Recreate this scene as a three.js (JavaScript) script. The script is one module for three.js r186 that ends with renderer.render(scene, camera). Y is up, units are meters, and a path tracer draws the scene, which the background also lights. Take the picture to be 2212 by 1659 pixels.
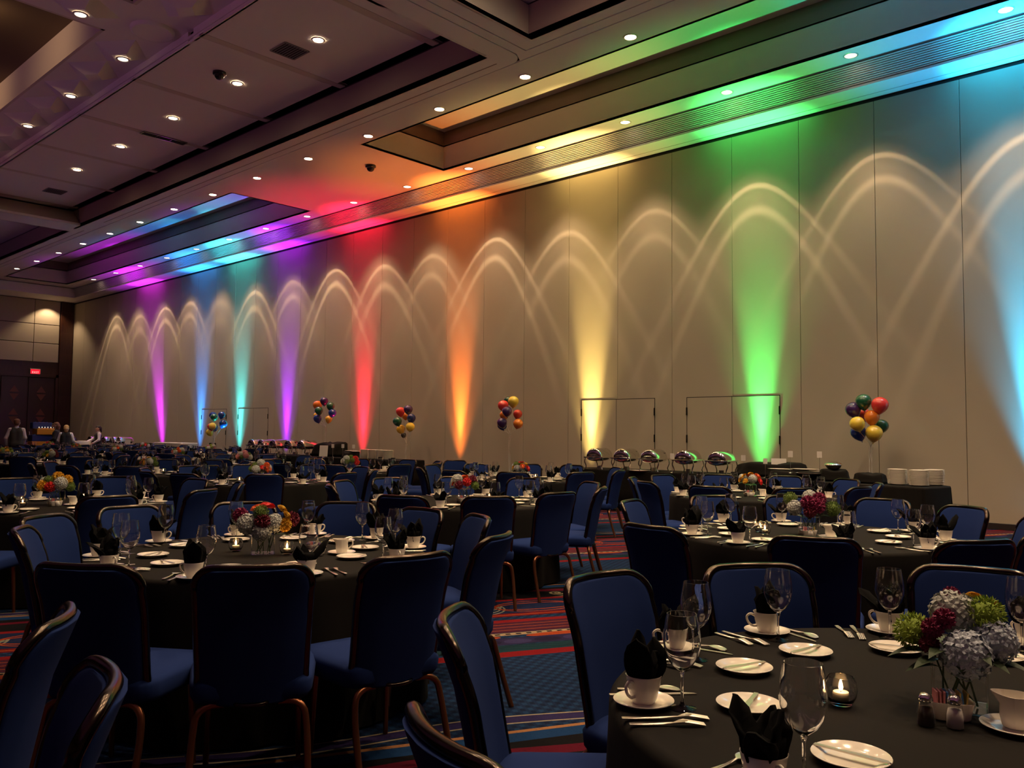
import * as THREE from 'three';
import { RoundedBoxGeometry } from 'three/addons/geometries/RoundedBoxGeometry.js';
import { mergeGeometries, mergeVertices, toCreasedNormals } from 'three/addons/utils/BufferGeometryUtils.js';
import { MarchingCubes } from 'three/addons/objects/MarchingCubes.js';
import { RectAreaLightUniformsLib } from 'three/addons/lights/RectAreaLightUniformsLib.js';

// ---------------------------------------------------------------- camera, sky, exposure, light levels
RectAreaLightUniformsLib.init();
const scene = new THREE.Scene();
scene.background = new THREE.Color(0, 0, 0);
const EYE = 1.45, YAW = 0.747292, PITCH = 0.0584658, ROLL = 0.00965899;
const camera = new THREE.PerspectiveCamera(2 * Math.atan(829.5 / 1812.8) * 180 / Math.PI, 2212 / 1659, 0.05, 200);
camera.position.set(0, EYE, 0);
{
  const cy = Math.cos(YAW), sy = Math.sin(YAW), cp = Math.cos(PITCH), sp = Math.sin(PITCH), cr = Math.cos(ROLL), sr = Math.sin(ROLL);
  const fwd = new THREE.Vector3(-sy * cp, sp, -cy * cp), r0 = new THREE.Vector3(cy, 0, -sy), u0 = new THREE.Vector3().crossVectors(r0, fwd);
  const right = r0.clone().multiplyScalar(cr).addScaledVector(u0, sr), up = r0.clone().multiplyScalar(-sr).addScaledVector(u0, cr);
  camera.quaternion.setFromRotationMatrix(new THREE.Matrix4().makeBasis(right, up, fwd.clone().negate()));
}
const renderer = new THREE.WebGLRenderer({ antialias: true });
renderer.toneMapping = THREE.LinearToneMapping;
renderer.toneMappingExposure = 1.15;
renderer.shadowMap.enabled = true;
const LEVEL = { wallBeam: 24, wallEdge: 4.5, arc: 34, soffitRow: 10, coffer: 12, lattice: 9, near: 40, uplight: 680, uplightWide: 105, addedBackUplight: 62, bay: 3.6, candle: 0.035 };
const WARM = [1.0, 0.70, 0.42];

// ---------------------------------------------------------------- helpers
let seed = 20177;
const rnd = () => { seed = (seed * 1664525 + 1013904223) >>> 0; return seed / 4294967296; };
const rr = (a, b) => a + (b - a) * rnd();
const used = new Map();
const numbered = (n) => { const k = used.get(n) || 0; used.set(n, k + 1); return k ? n + '_' + String(k).padStart(3, '0') : n; };
const V = (x, y, z) => new THREE.Vector3(x, y, z);
function mat(rgb, rough = 0.6, metal = 0, extra = {}) {
  const phys = ['clearcoat', 'sheen', 'transmission', 'ior', 'specularIntensity'].some((k) => k in extra);
  const m = phys ? new THREE.MeshPhysicalMaterial() : new THREE.MeshStandardMaterial();
  m.color.setRGB(...rgb); m.roughness = rough; m.metalness = metal; m.side = THREE.DoubleSide;
  for (const [k, v] of Object.entries(extra)) if (k === 'emissive') m.emissive.setRGB(...v); else if (k === 'sheenColor') m.sheenColor.setRGB(...v); else m[k] = v;
  return m;
}
function mesh(name, geo, m, parent) {
  const o = new THREE.Mesh(geo, m); o.name = name; o.castShadow = true; o.receiveShadow = true; if (parent) parent.add(o); return o;
}
function tag(o, label, category, group, kind) {
  if (label) o.userData.label = label; if (category) o.userData.category = category; if (group) o.userData.group = group; if (kind) o.userData.kind = kind; return o;
}
function thing(name, label, category, pos = [0, 0, 0], turn = 0, group) {
  const o = new THREE.Group(); o.name = numbered(name); o.position.set(...pos); o.rotation.y = turn; scene.add(o); return tag(o, label, category, group);
}
function solo(name, geo, m, label, category, pos = [0, 0, 0], turn = 0, group) {
  const o = mesh(numbered(name), geo, m, scene); o.position.set(...pos); o.rotation.y = turn; return tag(o, label, category, group);
}
function copy(root, pos, turn, label, group) {
  const c = root.clone(); c.name = numbered(root.name.replace(/_\d{3}$/, '')); scene.add(c); c.position.set(...pos); c.rotation.y = turn;
  c.userData = { ...root.userData }; if (label) c.userData.label = label; if (group) c.userData.group = group; else delete c.userData.group; return c;
}
function structure(name, parent) { const g = new THREE.Group(); g.name = numbered(name); g.userData.kind = 'structure'; scene.add(g); return g; }
const prep = (g) => { const n = g.index ? g.toNonIndexed() : g; for (const k of Object.keys(n.attributes)) if (!['position', 'normal', 'uv'].includes(k)) n.deleteAttribute(k); if (!n.attributes.uv) n.setAttribute('uv', new THREE.BufferAttribute(new Float32Array(n.attributes.position.count * 2), 2)); return n; };
const join = (list) => { const g = mergeGeometries(list.map(prep), false); return g; };
const weld = (g) => { g = g.clone(); g.deleteAttribute('normal'); if (g.attributes.uv) g.deleteAttribute('uv'); g = mergeVertices(g, 1e-5); g.computeVertexNormals(); return g; };
const box = (w, h, d, x = 0, y = 0, z = 0) => new THREE.BoxGeometry(w, h, d).translate(x, y, z);
const rbox = (w, h, d, r = 0.005, x = 0, y = 0, z = 0, s = 2) => new RoundedBoxGeometry(w, h, d, s, r).translate(x, y, z);
const span = (x0, x1, y0, y1, z0, z1) => box(x1 - x0, y1 - y0, z1 - z0, (x0 + x1) / 2, (y0 + y1) / 2, (z0 + z1) / 2);
const lathe = (pts, seg = 24) => new THREE.LatheGeometry(pts.map(([r, y]) => new THREE.Vector2(Math.max(r, 0.00001), y)), seg);
const tube = (pts, r, seg = 16, rad = 6, closed = false) => new THREE.TubeGeometry(new THREE.CatmullRomCurve3(pts.map((p) => (p.isVector3 ? p : V(...p))), closed, 'centripetal'), seg, r, rad, closed);
const cyl = (r0, r1, h, seg = 16, x = 0, y = 0, z = 0) => new THREE.CylinderGeometry(r0, r1, h, seg).translate(x, y, z);
const rod = (a, b, r0, r1 = r0, seg = 6) => {
  const A = V(...a), B = V(...b), d = B.clone().sub(A), g = new THREE.CylinderGeometry(r1, r0, d.length(), seg);
  g.applyQuaternion(new THREE.Quaternion().setFromUnitVectors(V(0, 1, 0), d.clone().normalize())); return g.translate(...A.add(B).multiplyScalar(0.5).toArray());
};
// lofted body: rings of points (all the same length) skinned and closed at both ends
function loft(rings, cap = true) {
  const n = rings[0].length, pos = [], idx = [];
  for (const r of rings) for (const p of r) pos.push(p[0], p[1], p[2]);
  for (let i = 0; i < rings.length - 1; i++) for (let j = 0; j < n; j++) { const a = i * n + j, b = i * n + (j + 1) % n, c = a + n, d = b + n; idx.push(a, b, c, b, d, c); }
  if (cap) for (const [k, flip] of [[0, 0], [rings.length - 1, 1]]) {
    const c = [0, 0, 0]; for (const p of rings[k]) for (let q = 0; q < 3; q++) c[q] += p[q] / n; pos.push(...c); const ci = pos.length / 3 - 1;
    for (let j = 0; j < n; j++) { const a = k * n + j, b = k * n + (j + 1) % n; if (flip) idx.push(a, b, ci); else idx.push(b, a, ci); }
  }
  const g = new THREE.BufferGeometry(); g.setAttribute('position', new THREE.Float32BufferAttribute(pos, 3)); g.setIndex(idx); g.computeVertexNormals(); return g;
}
const superRing = (n, hx, hz, p, f) => { const out = []; for (let i = 0; i < n; i++) { const a = i / n * 2 * Math.PI, c = Math.cos(a), s = Math.sin(a); out.push(f(hx * Math.sign(c) * Math.pow(Math.abs(c), p), hz * Math.sign(s) * Math.pow(Math.abs(s), p))); } return out; };
function canvasTex(w, h, draw, srgb = true, repeat = true) {
  const c = document.createElement('canvas'); c.width = w; c.height = h; draw(c.getContext('2d'), w, h);
  const t = new THREE.CanvasTexture(c); if (srgb) t.colorSpace = THREE.SRGBColorSpace; if (repeat) t.wrapS = t.wrapT = THREE.RepeatWrapping; return t;
}
function dataTex(n, f) {
  const d = new Uint8Array(n * n * 4); for (let y = 0; y < n; y++) for (let x = 0; x < n; x++) { const v = f(x, y), o = (y * n + x) * 4; d[o] = d[o + 1] = d[o + 2] = Math.max(0, Math.min(255, v)); d[o + 3] = 255; }
  const t = new THREE.DataTexture(d, n, n); t.magFilter = t.minFilter = THREE.LinearFilter; t.wrapS = t.wrapT = THREE.RepeatWrapping; t.needsUpdate = true; return t;
}
// uv in metres by the dominant axis of each face
function metricUV(g, s = 1) {
  g = g.index ? g.toNonIndexed() : g; const p = g.attributes.position, n = g.attributes.normal, uv = new Float32Array(p.count * 2);
  for (let i = 0; i < p.count; i++) {
    const ax = Math.abs(n.getX(i)), ay = Math.abs(n.getY(i)), az = Math.abs(n.getZ(i));
    const [a, b] = ay >= ax && ay >= az ? [p.getX(i), p.getZ(i)] : ax >= az ? [p.getZ(i), p.getY(i)] : [p.getX(i), p.getY(i)];
    uv[i * 2] = a / s; uv[i * 2 + 1] = b / s;
  }
  g.setAttribute('uv', new THREE.BufferAttribute(uv, 2)); return g;
}
function spot(parentName, color, cd, at, to, half, penumbra, radius) {
  const l = new THREE.SpotLight(new THREE.Color().setRGB(...color), cd, 0, half, penumbra, 2); l.name = parentName; l.position.set(...at); l.target.position.set(...to);
  l.castShadow = true; l.shadow.radius = radius / 0.02; l.shadow.mapSize.set(512, 512); scene.add(l); l.target.name = 'light_target'; scene.add(l.target); return l;
}

// ---------------------------------------------------------------- the room
const WZ = -15.05, FX = -42.7, RX = 12, BZ = 12;           // long wall, far wall, and the two walls behind the camera
const wz = (off) => WZ + off;                              // distance out from the long wall
const weave = dataTex(128, (x, y) => 128 + 60 * Math.sin(x * 2 * Math.PI / 4) * (0.6 + 0.4 * rnd()) + 50 * (rnd() - 0.5));
const grain = dataTex(256, (x, y) => 200 + 55 * rnd());
const tex = (t, sx, sy) => { const c = t.clone(); c.repeat.set(sx, sy); c.needsUpdate = true; return c; };
const M = {
  wall: mat([0.45, 0.385, 0.29], 0.85, 0, { bumpMap: tex(weave, 6, 6), bumpScale: 0.0006 }),
  gap: mat([0.02, 0.016, 0.014], 0.9),
  plaster: mat([0.78, 0.72, 0.69], 0.75),
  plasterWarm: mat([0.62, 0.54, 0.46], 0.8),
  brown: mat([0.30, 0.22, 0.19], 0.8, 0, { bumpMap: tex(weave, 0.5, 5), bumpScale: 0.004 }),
  coveShade: mat([0.2, 0.145, 0.115], 0.8),  // shade of the upper cove band put into a darker brown
  wood: mat([0.085, 0.032, 0.018], 0.35, 0, { map: canvasTex(256, 256, (g) => { g.fillStyle = '#d8d0c8'; g.fillRect(0, 0, 256, 256); for (let i = 0; i < 420; i++) { g.fillStyle = `rgba(${40 + 60 * rnd()},${20 + 40 * rnd()},10,${0.05 + 0.12 * rnd()})`; g.fillRect(rnd() * 256, rnd() * 256, 1 + 2 * rnd(), 40 + 160 * rnd()); } }) }),
  darkMetal: mat([0.03, 0.026, 0.022], 0.35, 0.8),
  base: mat([0.02, 0.013, 0.012], 0.5),
  lens: mat([0.9, 0.85, 0.75], 0.3, 0, { emissive: [9, 7, 5] }),
  addedLensNear: mat([0.9, 0.85, 0.75], 0.3, 0, { emissive: [260, 190, 120] }),
  lensHall: mat([0.9, 0.85, 0.75], 0.3, 0, { emissive: [80, 60, 40] }),
  trimRing: mat([0.65, 0.6, 0.52], 0.35, 0.3),
  dome: mat([0.008, 0.008, 0.009], 0.12, 0, { clearcoat: 1 }),
};
// carpet print: one repeat is 3.6 m square
const CARPET = 3.6;
const carpetTex = canvasTex(2048, 2048, (g, W) => {
  const S = W / CARPET;
  g.fillStyle = '#1f3a63'; g.fillRect(0, 0, W, W);
  for (let y = 0; y < 82; y++) for (let x = 0; x < 82; x++) { g.fillStyle = (x + y) % 2 ? '#16284a' : '#28507c'; g.fillRect(x * 25, y * 25, 15, 19); }
  const band = (y0, y1, col, wob = 0, ph = 0) => { g.fillStyle = col; g.beginPath(); for (let x = 0; x <= W; x += 16) g.lineTo(x, y0 + wob * Math.sin(x / W * 4 * Math.PI + ph)); for (let x = W; x >= 0; x -= 16) g.lineTo(x, y1 + wob * Math.sin(x / W * 4 * Math.PI + ph + 0.4)); g.closePath(); g.fill(); };
  band(60, 300, '#31284f'); 
  band(60, 110, '#a71f26'); 
  for (let k = 0; k < 7; k++) band(118 + k * 24, 130 + k * 24, k % 2 ? '#c2512a' : '#7c1f2a');
  band(290, 330, '#d8b98c'); g.fillStyle = '#20182a'; for (let x = 10; x < W; x += 46) g.fillRect(x, 300, 22, 18);
  for (let k = 0; k < 5; k++) { g.fillStyle = '#d2572a'; g.beginPath(); g.ellipse(200 + k * 410, 352, 150, 30, 0, 0, 7); g.fill(); }
  band(372, 470, '#39305e'); for (let k = 0; k < 16; k++) { g.fillStyle = k % 2 ? '#4b4478' : '#2a2247'; g.beginPath(); g.ellipse(64 + k * 128, 425, 58, 34, 0, 0, 7); g.fill(); }
  band(470, 560, '#1f4a55', 14); for (let k = 0; k < 4; k++) { g.strokeStyle = '#0e2c37'; g.lineWidth = 5; g.beginPath(); for (let x = 0; x <= W; x += 12) g.lineTo(x, 480 + k * 22 + 12 * Math.sin(x / W * 12 * Math.PI + k)); g.stroke(); }
  band(572, 640, '#a4161f');
  band(1270, 1325, '#3f356c', 22); g.strokeStyle = '#d9cda6'; g.lineWidth = 8; for (const o of [1268, 1327]) { g.beginPath(); for (let x = 0; x <= W; x += 12) g.lineTo(x, o + 22 * Math.sin(x / W * 4 * Math.PI)); g.stroke(); }
  band(1365, 1384, '#d99a63'); band(1384, 1445, '#1f4f86'); band(1445, 1680, '#16141a'); band(1495, 1545, '#7b1230', 20, 1);
  const scroll = (cx, cy, r, dir, col, lw) => { g.strokeStyle = col; g.lineWidth = lw; g.lineCap = 'round'; g.beginPath(); for (let a = 0; a < 9.2; a += 0.15) { const q = r * (1 - a / 10.5); g.lineTo(cx + dir * q * Math.cos(a), cy + q * Math.sin(a)); } g.stroke(); g.beginPath(); g.moveTo(cx + dir * r, cy); g.quadraticCurveTo(cx + dir * r * 1.2, cy + r * 2, cx - dir * r * 1.6, cy + r * 2.1); g.stroke(); };
  for (let k = 0; k < 4; k++) scroll(230 + k * 512, 1590, 46, k % 2 ? 1 : -1, '#cfc08d', 14);
  band(1680, 1720, '#a71f26'); band(1720, 1990, '#23305a');
  for (let k = 0; k < 4; k++) { for (const o of [0, 18]) scroll(260 + k * 512, 1820, 92 - o, 1, k % 2 ? '#d2572a' : '#aeb295', 10); g.strokeStyle = '#d2572a'; g.lineWidth = 12; for (const e of [70, 110]) { g.beginPath(); g.ellipse(512 * k, 1860, 200, e, 0, 0, 7); g.stroke(); } }
  band(1985, 2048, '#8f1b22'); band(2010, 2025, '#d2572a');
  for (let i = 0; i < 26000; i++) { g.fillStyle = rnd() < 0.5 ? 'rgba(0,0,0,0.14)' : 'rgba(255,255,255,0.05)'; g.fillRect(rnd() * W, rnd() * W, 4, 4); }
});
{
  const floor = mesh('floor', new THREE.BoxGeometry(RX - FX, 0.2, BZ - WZ).translate((RX + FX) / 2, -0.1, (BZ + WZ) / 2), null, scene);
  const uv = floor.geometry.attributes.uv, p = floor.geometry.attributes.position, nx = 0.893, nz = 0.45;
  for (let i = 0; i < p.count; i++) { const x = p.getX(i), z = p.getZ(i); uv.setXY(i, (x * nz - z * nx) / CARPET, 1 - 606 / 2048 - (nx * x + nz * z + 5.25) / CARPET); }
  floor.material = mat([0.36, 0.35, 0.38], 0.95, 0, { map: carpetTex, bumpMap: tex(grain, 40, 40), bumpScale: 0.002 }); floor.material.specularIntensity = 0.2;
  tag(floor, null, null, null, 'structure');
}
// long wall of flush panels
{
  const w = structure('wall_back');
  mesh('backing', span(FX - 0.3, RX + 0.3, -0.2, 9.8, WZ - 0.4, WZ - 0.035), M.gap, w);
  const P = 1.386, first = -3.86, top = 7.405;
  const geo = metricUV(rbox(P - 0.008, top - 0.1, 0.034, 0.004, 0, (top + 0.1) / 2, -0.018, 1), 1);
  for (let k = -12; k < 40; k++) { const x1 = first - k * P, x0 = x1 - P; if (x0 < FX || x1 > RX) continue; const o = mesh('panel', geo, M.wall, w); o.position.set((x0 + x1) / 2, 0, WZ); }
  const last = first - Math.floor((first - FX) / P) * P;
  mesh('panel', metricUV(span(FX, last - 0.008, 0.1, top, WZ - 0.035, WZ)), M.wall, w);
  mesh('panel', metricUV(span(first + 11 * P, RX, 0.1, top, WZ - 0.035, WZ)), M.wall, w);
  const b = structure('baseboard_back'); mesh('baseboard', rbox(RX - FX, 0.1, 0.03, 0.006, (RX + FX) / 2, 0.05, WZ + 0.0), M.base, b);
}
// valance along the long wall: lit underside, ribbed face
{
  const t = structure('trim_1');
  mesh('underside', span(FX, RX, 7.475, 7.52, wz(-0.02), wz(0.17)), M.plaster, t);
  mesh('underside', span(FX, RX, 7.475, 7.5, wz(0.185), wz(0.62)), M.plaster, t);
  mesh('core', span(FX + 0.02, RX, 7.5, 7.86, wz(-0.03), wz(0.57)), M.plaster, t);
  for (let k = 0; k < 11; k++) mesh('rib', rbox(RX - FX, 0.02, 0.07, 0.004, (RX + FX) / 2, 7.507 + k * 0.0345, wz(0.575 + k * 0.012), 1), M.plaster, t);
  mesh('shadow_gap', span(FX, RX, 7.875, 7.98, wz(-0.03), wz(0.64)), M.gap, t);
}
// ceiling: soffit with two long coves, then the coffered field behind the partition track
const CE = structure('ceiling');
const WALLROW = [...Array(17).keys()].map((k) => -2.94 - 2.318 * (k - 1));
{
  // every slab is drawn in (x, off) and extruded upwards
  const slab = (name, outline, holes, y, h, m) => {
    const s = new THREE.Shape(outline.map(([x, o]) => new THREE.Vector2(x, o)));
    for (const q of holes) s.holes.push(new THREE.Path(q.map(([x, o]) => new THREE.Vector2(x, o))));
    const g = new THREE.ExtrudeGeometry(s, { depth: h, bevelEnabled: false }); g.rotateX(-Math.PI / 2); g.scale(1, 1, -1);
    const idx = g.index; if (!idx) { const p = g.attributes.position; for (let i = 0; i < p.count; i += 3) { const x = p.getX(i + 1), yy = p.getY(i + 1), z = p.getZ(i + 1); p.setXYZ(i + 1, p.getX(i + 2), p.getY(i + 2), p.getZ(i + 2)); p.setXYZ(i + 2, x, yy, z); } }
    g.computeVertexNormals(); g.translate(0, y, WZ); return mesh(name, metricUV(g), m, CE);
  };
  const R4 = (x0, x1, a, b) => [[x0, a], [x1, a], [x1, b], [x0, b]];
  const trays = [[-39.9, -20.93, 1.33, 3.75], [-15.08, 5.2, 1.33, 3.75]];
  slab('soffit', R4(FX, RX, 0.66, 4.545), [...trays.map((t) => R4(...t)), ...WALLROW.map((x) => [...Array(24).keys()].map((i) => [x + 0.112 * Math.cos(i / 24 * 2 * Math.PI), 1.0 + 0.112 * Math.sin(i / 24 * 2 * Math.PI)]))], 7.9, 0.03, M.plaster);
  for (const [x0, x1, a, b] of trays) {
    const ring = (name, g, y0, y1, m, th = 0.06) => {
      mesh(name, span(x0 - g - th, x1 + g + th, y0, y1, wz(a - g - th), wz(a - g)), m, CE); mesh(name, span(x0 - g - th, x1 + g + th, y0, y1, wz(b + g), wz(b + g + th)), m, CE);
      mesh(name, span(x0 - g - th, x0 - g, y0, y1, wz(a - g), wz(b + g)), m, CE); mesh(name, span(x1 + g, x1 + g + th, y0, y1, wz(a - g), wz(b + g)), m, CE);
    };
    ring('cove_face', 0, 7.9, 8.5, M.plasterWarm); ring('cove_recess', 0.05, 8.49, 8.87, M.coveShade);
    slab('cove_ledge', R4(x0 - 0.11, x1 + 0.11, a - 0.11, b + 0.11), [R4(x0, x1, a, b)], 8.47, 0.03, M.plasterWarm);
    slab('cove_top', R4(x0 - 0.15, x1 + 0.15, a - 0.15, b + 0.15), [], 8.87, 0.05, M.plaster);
  }
  // partition track: a straight run, a branch, and the slabs either side of it
  const arc = []; for (let k = 0; k <= 8; k++) { const t = k / 8 * Math.PI / 2; arc.push([-9.485 - 0.3 + 0.3 * Math.sin(t), 4.565 + 0.3 - 0.3 * Math.cos(t)]); }
  slab('coffer_border', [[FX, 4.565], ...arc, [-9.485, 15], [FX, 15]], [R4(-27.98, -9.94, 5.1, 14.2), R4(-42.2, -29.12, 5.1, 14.2)], 7.9, 0.07, M.plaster);
  slab('track_plate', [[-9.6, 4.565], [RX, 4.565], [RX, 4.775], [-9.275, 4.775], [-9.275, 15], [-9.465, 15], [-9.465, 4.8]], [], 7.902, 0.06, M.plaster);
  slab('coffer_border', R4(-9.25, RX, 4.8, 15), [R4(-8.93, RX - 0.5, 5.1, 14.2)], 7.9, 0.07, M.plaster);
  slab('track_groove', R4(-27, -9.98, 4.745, 4.765), [], 7.897, 0.01, M.brown);
  slab('track_groove', R4(FX, -28.6, 4.745, 4.765), [], 7.897, 0.01, M.brown);
  slab('backing', R4(FX - 0.3, RX + 0.3, 4.4, 5.05), [], 8.0, 0.05, M.gap);
  slab('backing', R4(-9.9, -8.95, 4.4, 15), [], 8.0, 0.05, M.gap);
  slab('backing', R4(FX - 0.3, RX + 0.3, 14.2, BZ - WZ + 0.3), [], 7.95, 0.1, M.plaster);
  // coffer faces with a dark line on top
  for (const [x0, x1, splay] of [[-27.98, -9.94, 0.62], [-42.2, -29.12, 0], [-8.93, RX - 0.5, 0]]) {
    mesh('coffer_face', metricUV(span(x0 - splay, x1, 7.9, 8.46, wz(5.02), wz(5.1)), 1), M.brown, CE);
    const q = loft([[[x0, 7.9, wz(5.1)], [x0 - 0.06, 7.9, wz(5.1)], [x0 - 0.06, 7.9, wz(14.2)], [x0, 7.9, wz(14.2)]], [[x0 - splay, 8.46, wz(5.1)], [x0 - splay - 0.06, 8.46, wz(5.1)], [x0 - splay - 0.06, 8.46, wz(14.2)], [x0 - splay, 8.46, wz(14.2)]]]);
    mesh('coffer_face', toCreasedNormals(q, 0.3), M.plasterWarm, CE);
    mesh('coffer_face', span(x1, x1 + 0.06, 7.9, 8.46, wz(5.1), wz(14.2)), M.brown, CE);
    mesh('shadow_gap', span(x0 - splay, x1, 8.46, 8.5, wz(5.0), wz(5.08)), M.gap, CE);
  }
  // panelled field between joints
  const J = []; for (let x = -11.2; x > -29.5; x -= 2.85) J.push(x);
  const cuts = [-9.9, ...J.filter((x) => x > -28.4), -28.7];
  for (let i = 0; i < cuts.length - 1; i++) {
    const x1 = cuts[i] - 0.09, x0 = cuts[i + 1] + 0.09;
    mesh('panel', rbox(x1 - x0, 0.05, 2.86, 0.01, (x0 + x1) / 2, 8.525, wz(6.71), 1), M.plaster, CE);
    mesh('edge_recess', span(x0, x1, 8.56, 8.6, wz(5.0), wz(5.3)), M.gap, CE);
    if (i) mesh('joint_strip', rbox(0.17, 0.03, 3.06, 0.006, cuts[i], 8.515, wz(6.62), 1), M.plasterWarm, CE);
  }
  slab('upper_ceiling', R4(-28.75, -9.88, 5.0, 8.17), [], 8.56, 0.05, M.plaster);
  for (const [x0, x1] of [[-42.3, -29], [-9, RX]]) slab('upper_ceiling', R4(x0, x1, 5.0, 14.3), [], 8.5, 0.05, M.plaster);
  // lattice strips with raised diamonds, between the panel field and the high bay
  mesh('lattice_edge', span(-28.7, -14.55, 8.5, 8.72, wz(8.1), wz(8.15)), M.plaster, CE); mesh('lattice_edge', span(-14.35, -9.9, 8.5, 8.72, wz(8.1), wz(8.15)), M.plaster, CE);
  slab('lattice_field', R4(-28.7, -9.88, 8.1, 9.2), [], 8.72, 0.05, M.plaster);
  slab('lattice_field', R4(-15.62, -14.3, 9.2, 14.3), [], 8.72, 0.05, M.plaster);
  const pyramid = (() => { const a = 0.665, b = 0.49, h = 0.15, g = new THREE.BufferGeometry(), p = [[0, 0, -b], [a, 0, 0], [0, 0, b], [-a, 0, 0]], v = []; for (let k = 0; k < 4; k++) { const q = p[k], r = p[(k + 1) % 4]; v.push(...q, ...r, 0.35 * r[0], -h, 0.35 * r[2], ...q, 0.35 * r[0], -h, 0.35 * r[2], 0.35 * q[0], -h, 0.35 * q[2]); v.push(0.35 * q[0], -h, 0.35 * q[2], 0.35 * r[0], -h, 0.35 * r[2], 0, -h, 0); } g.setAttribute('position', new THREE.Float32BufferAttribute(v, 3)); g.setAttribute('uv', new THREE.Float32BufferAttribute(new Float32Array(v.length / 3 * 2), 2)); g.computeVertexNormals(); return g; })();
  for (let k = 0; k < 10; k++) { const o = mesh('diamond', pyramid, M.plaster, CE); o.position.set(-16.25 - k * 1.33, 8.72, wz(8.66)); }
  for (let k = 0; k < 3; k++) { const o = mesh('diamond', pyramid, M.plaster, CE); o.position.set(-13.6 + k * 1.33, 8.72, wz(8.66)); const r = mesh('diamond', pyramid, M.plaster, CE); r.rotation.y = Math.PI / 2; r.position.set(-14.98, 8.72, wz(9.85 + k * 1.33)); }
  mesh('medallion', lathe([[0, -0.05], [0.3, -0.05], [0.33, -0.07], [0.37, -0.06], [0.38, 0]], 32).translate(-14.97, 8.72, wz(8.62)), M.plaster, CE);
  mesh('bay_fascia', span(-28.7, -15.62, 8.72, 9.36, wz(9.2), wz(9.26)), M.plasterWarm, CE);
  mesh('bay_fascia', span(-15.68, -15.62, 8.72, 9.36, wz(9.2), wz(14.3)), M.plasterWarm, CE);
  mesh('bay_fascia', span(-14.3, -9.9, 8.72, 9.36, wz(9.2), wz(9.26)), M.plasterWarm, CE);
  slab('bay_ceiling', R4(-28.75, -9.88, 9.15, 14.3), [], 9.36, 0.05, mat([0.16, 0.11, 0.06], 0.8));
  slab('roof', R4(FX - 0.4, RX + 0.4, -0.4, BZ - WZ + 0.4), [], 9.8, 0.2, M.gap);
  // edge of the soffit above the far wall
  mesh('shadow_gap', span(FX + 1.85, FX + 1.87, 7.895, 7.91, wz(0.7), wz(4.5)), M.gap, CE);
}
// far wall: wood pilaster, fabric panels over a wood header, dark doors
{
  const w = structure('wall_left');
  mesh('backing', span(FX - 0.4, FX - 0.06, -0.2, 9.8, WZ - 0.4, BZ + 0.3), M.gap, w);
  mesh('wood_field', metricUV(span(FX - 0.06, FX, 0, 7.6, wz(0), BZ)), M.wood, w);
  mesh('pilaster', metricUV(rbox(0.12, 7.5, 0.56, 0.01, FX + 0.06, 3.75, wz(0.3), 1)), M.wood, w);
  for (const z0 of [wz(0.62), wz(1.72), wz(3.22), wz(4.72), wz(6.22), wz(7.72)]) { const wd = z0 === wz(0.62) ? 1.08 : 1.48; for (const [y0, y1] of [[4.56, 5.42], [5.45, 6.3], [6.33, 7.45]]) mesh('panel', metricUV(rbox(0.05, y1 - y0, wd, 0.012, FX + 0.025, (y0 + y1) / 2, z0 + wd / 2, 2)), M.wall, w); }
  for (const [n, x0, x1, z0, z1] of [['wall_right', RX, RX + 0.3, WZ, BZ], ['wall_front', FX, RX, BZ, BZ + 0.3]]) { const q = structure(n); mesh('panel', metricUV(span(x0, x1, 0, 9.8, z0, z1)), M.wall, q); }
  mesh('soffit_drop', span(FX - 0.01, FX + 1.84, 7.475, 7.88, wz(0.6), BZ), M.plaster, w);
}

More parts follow.
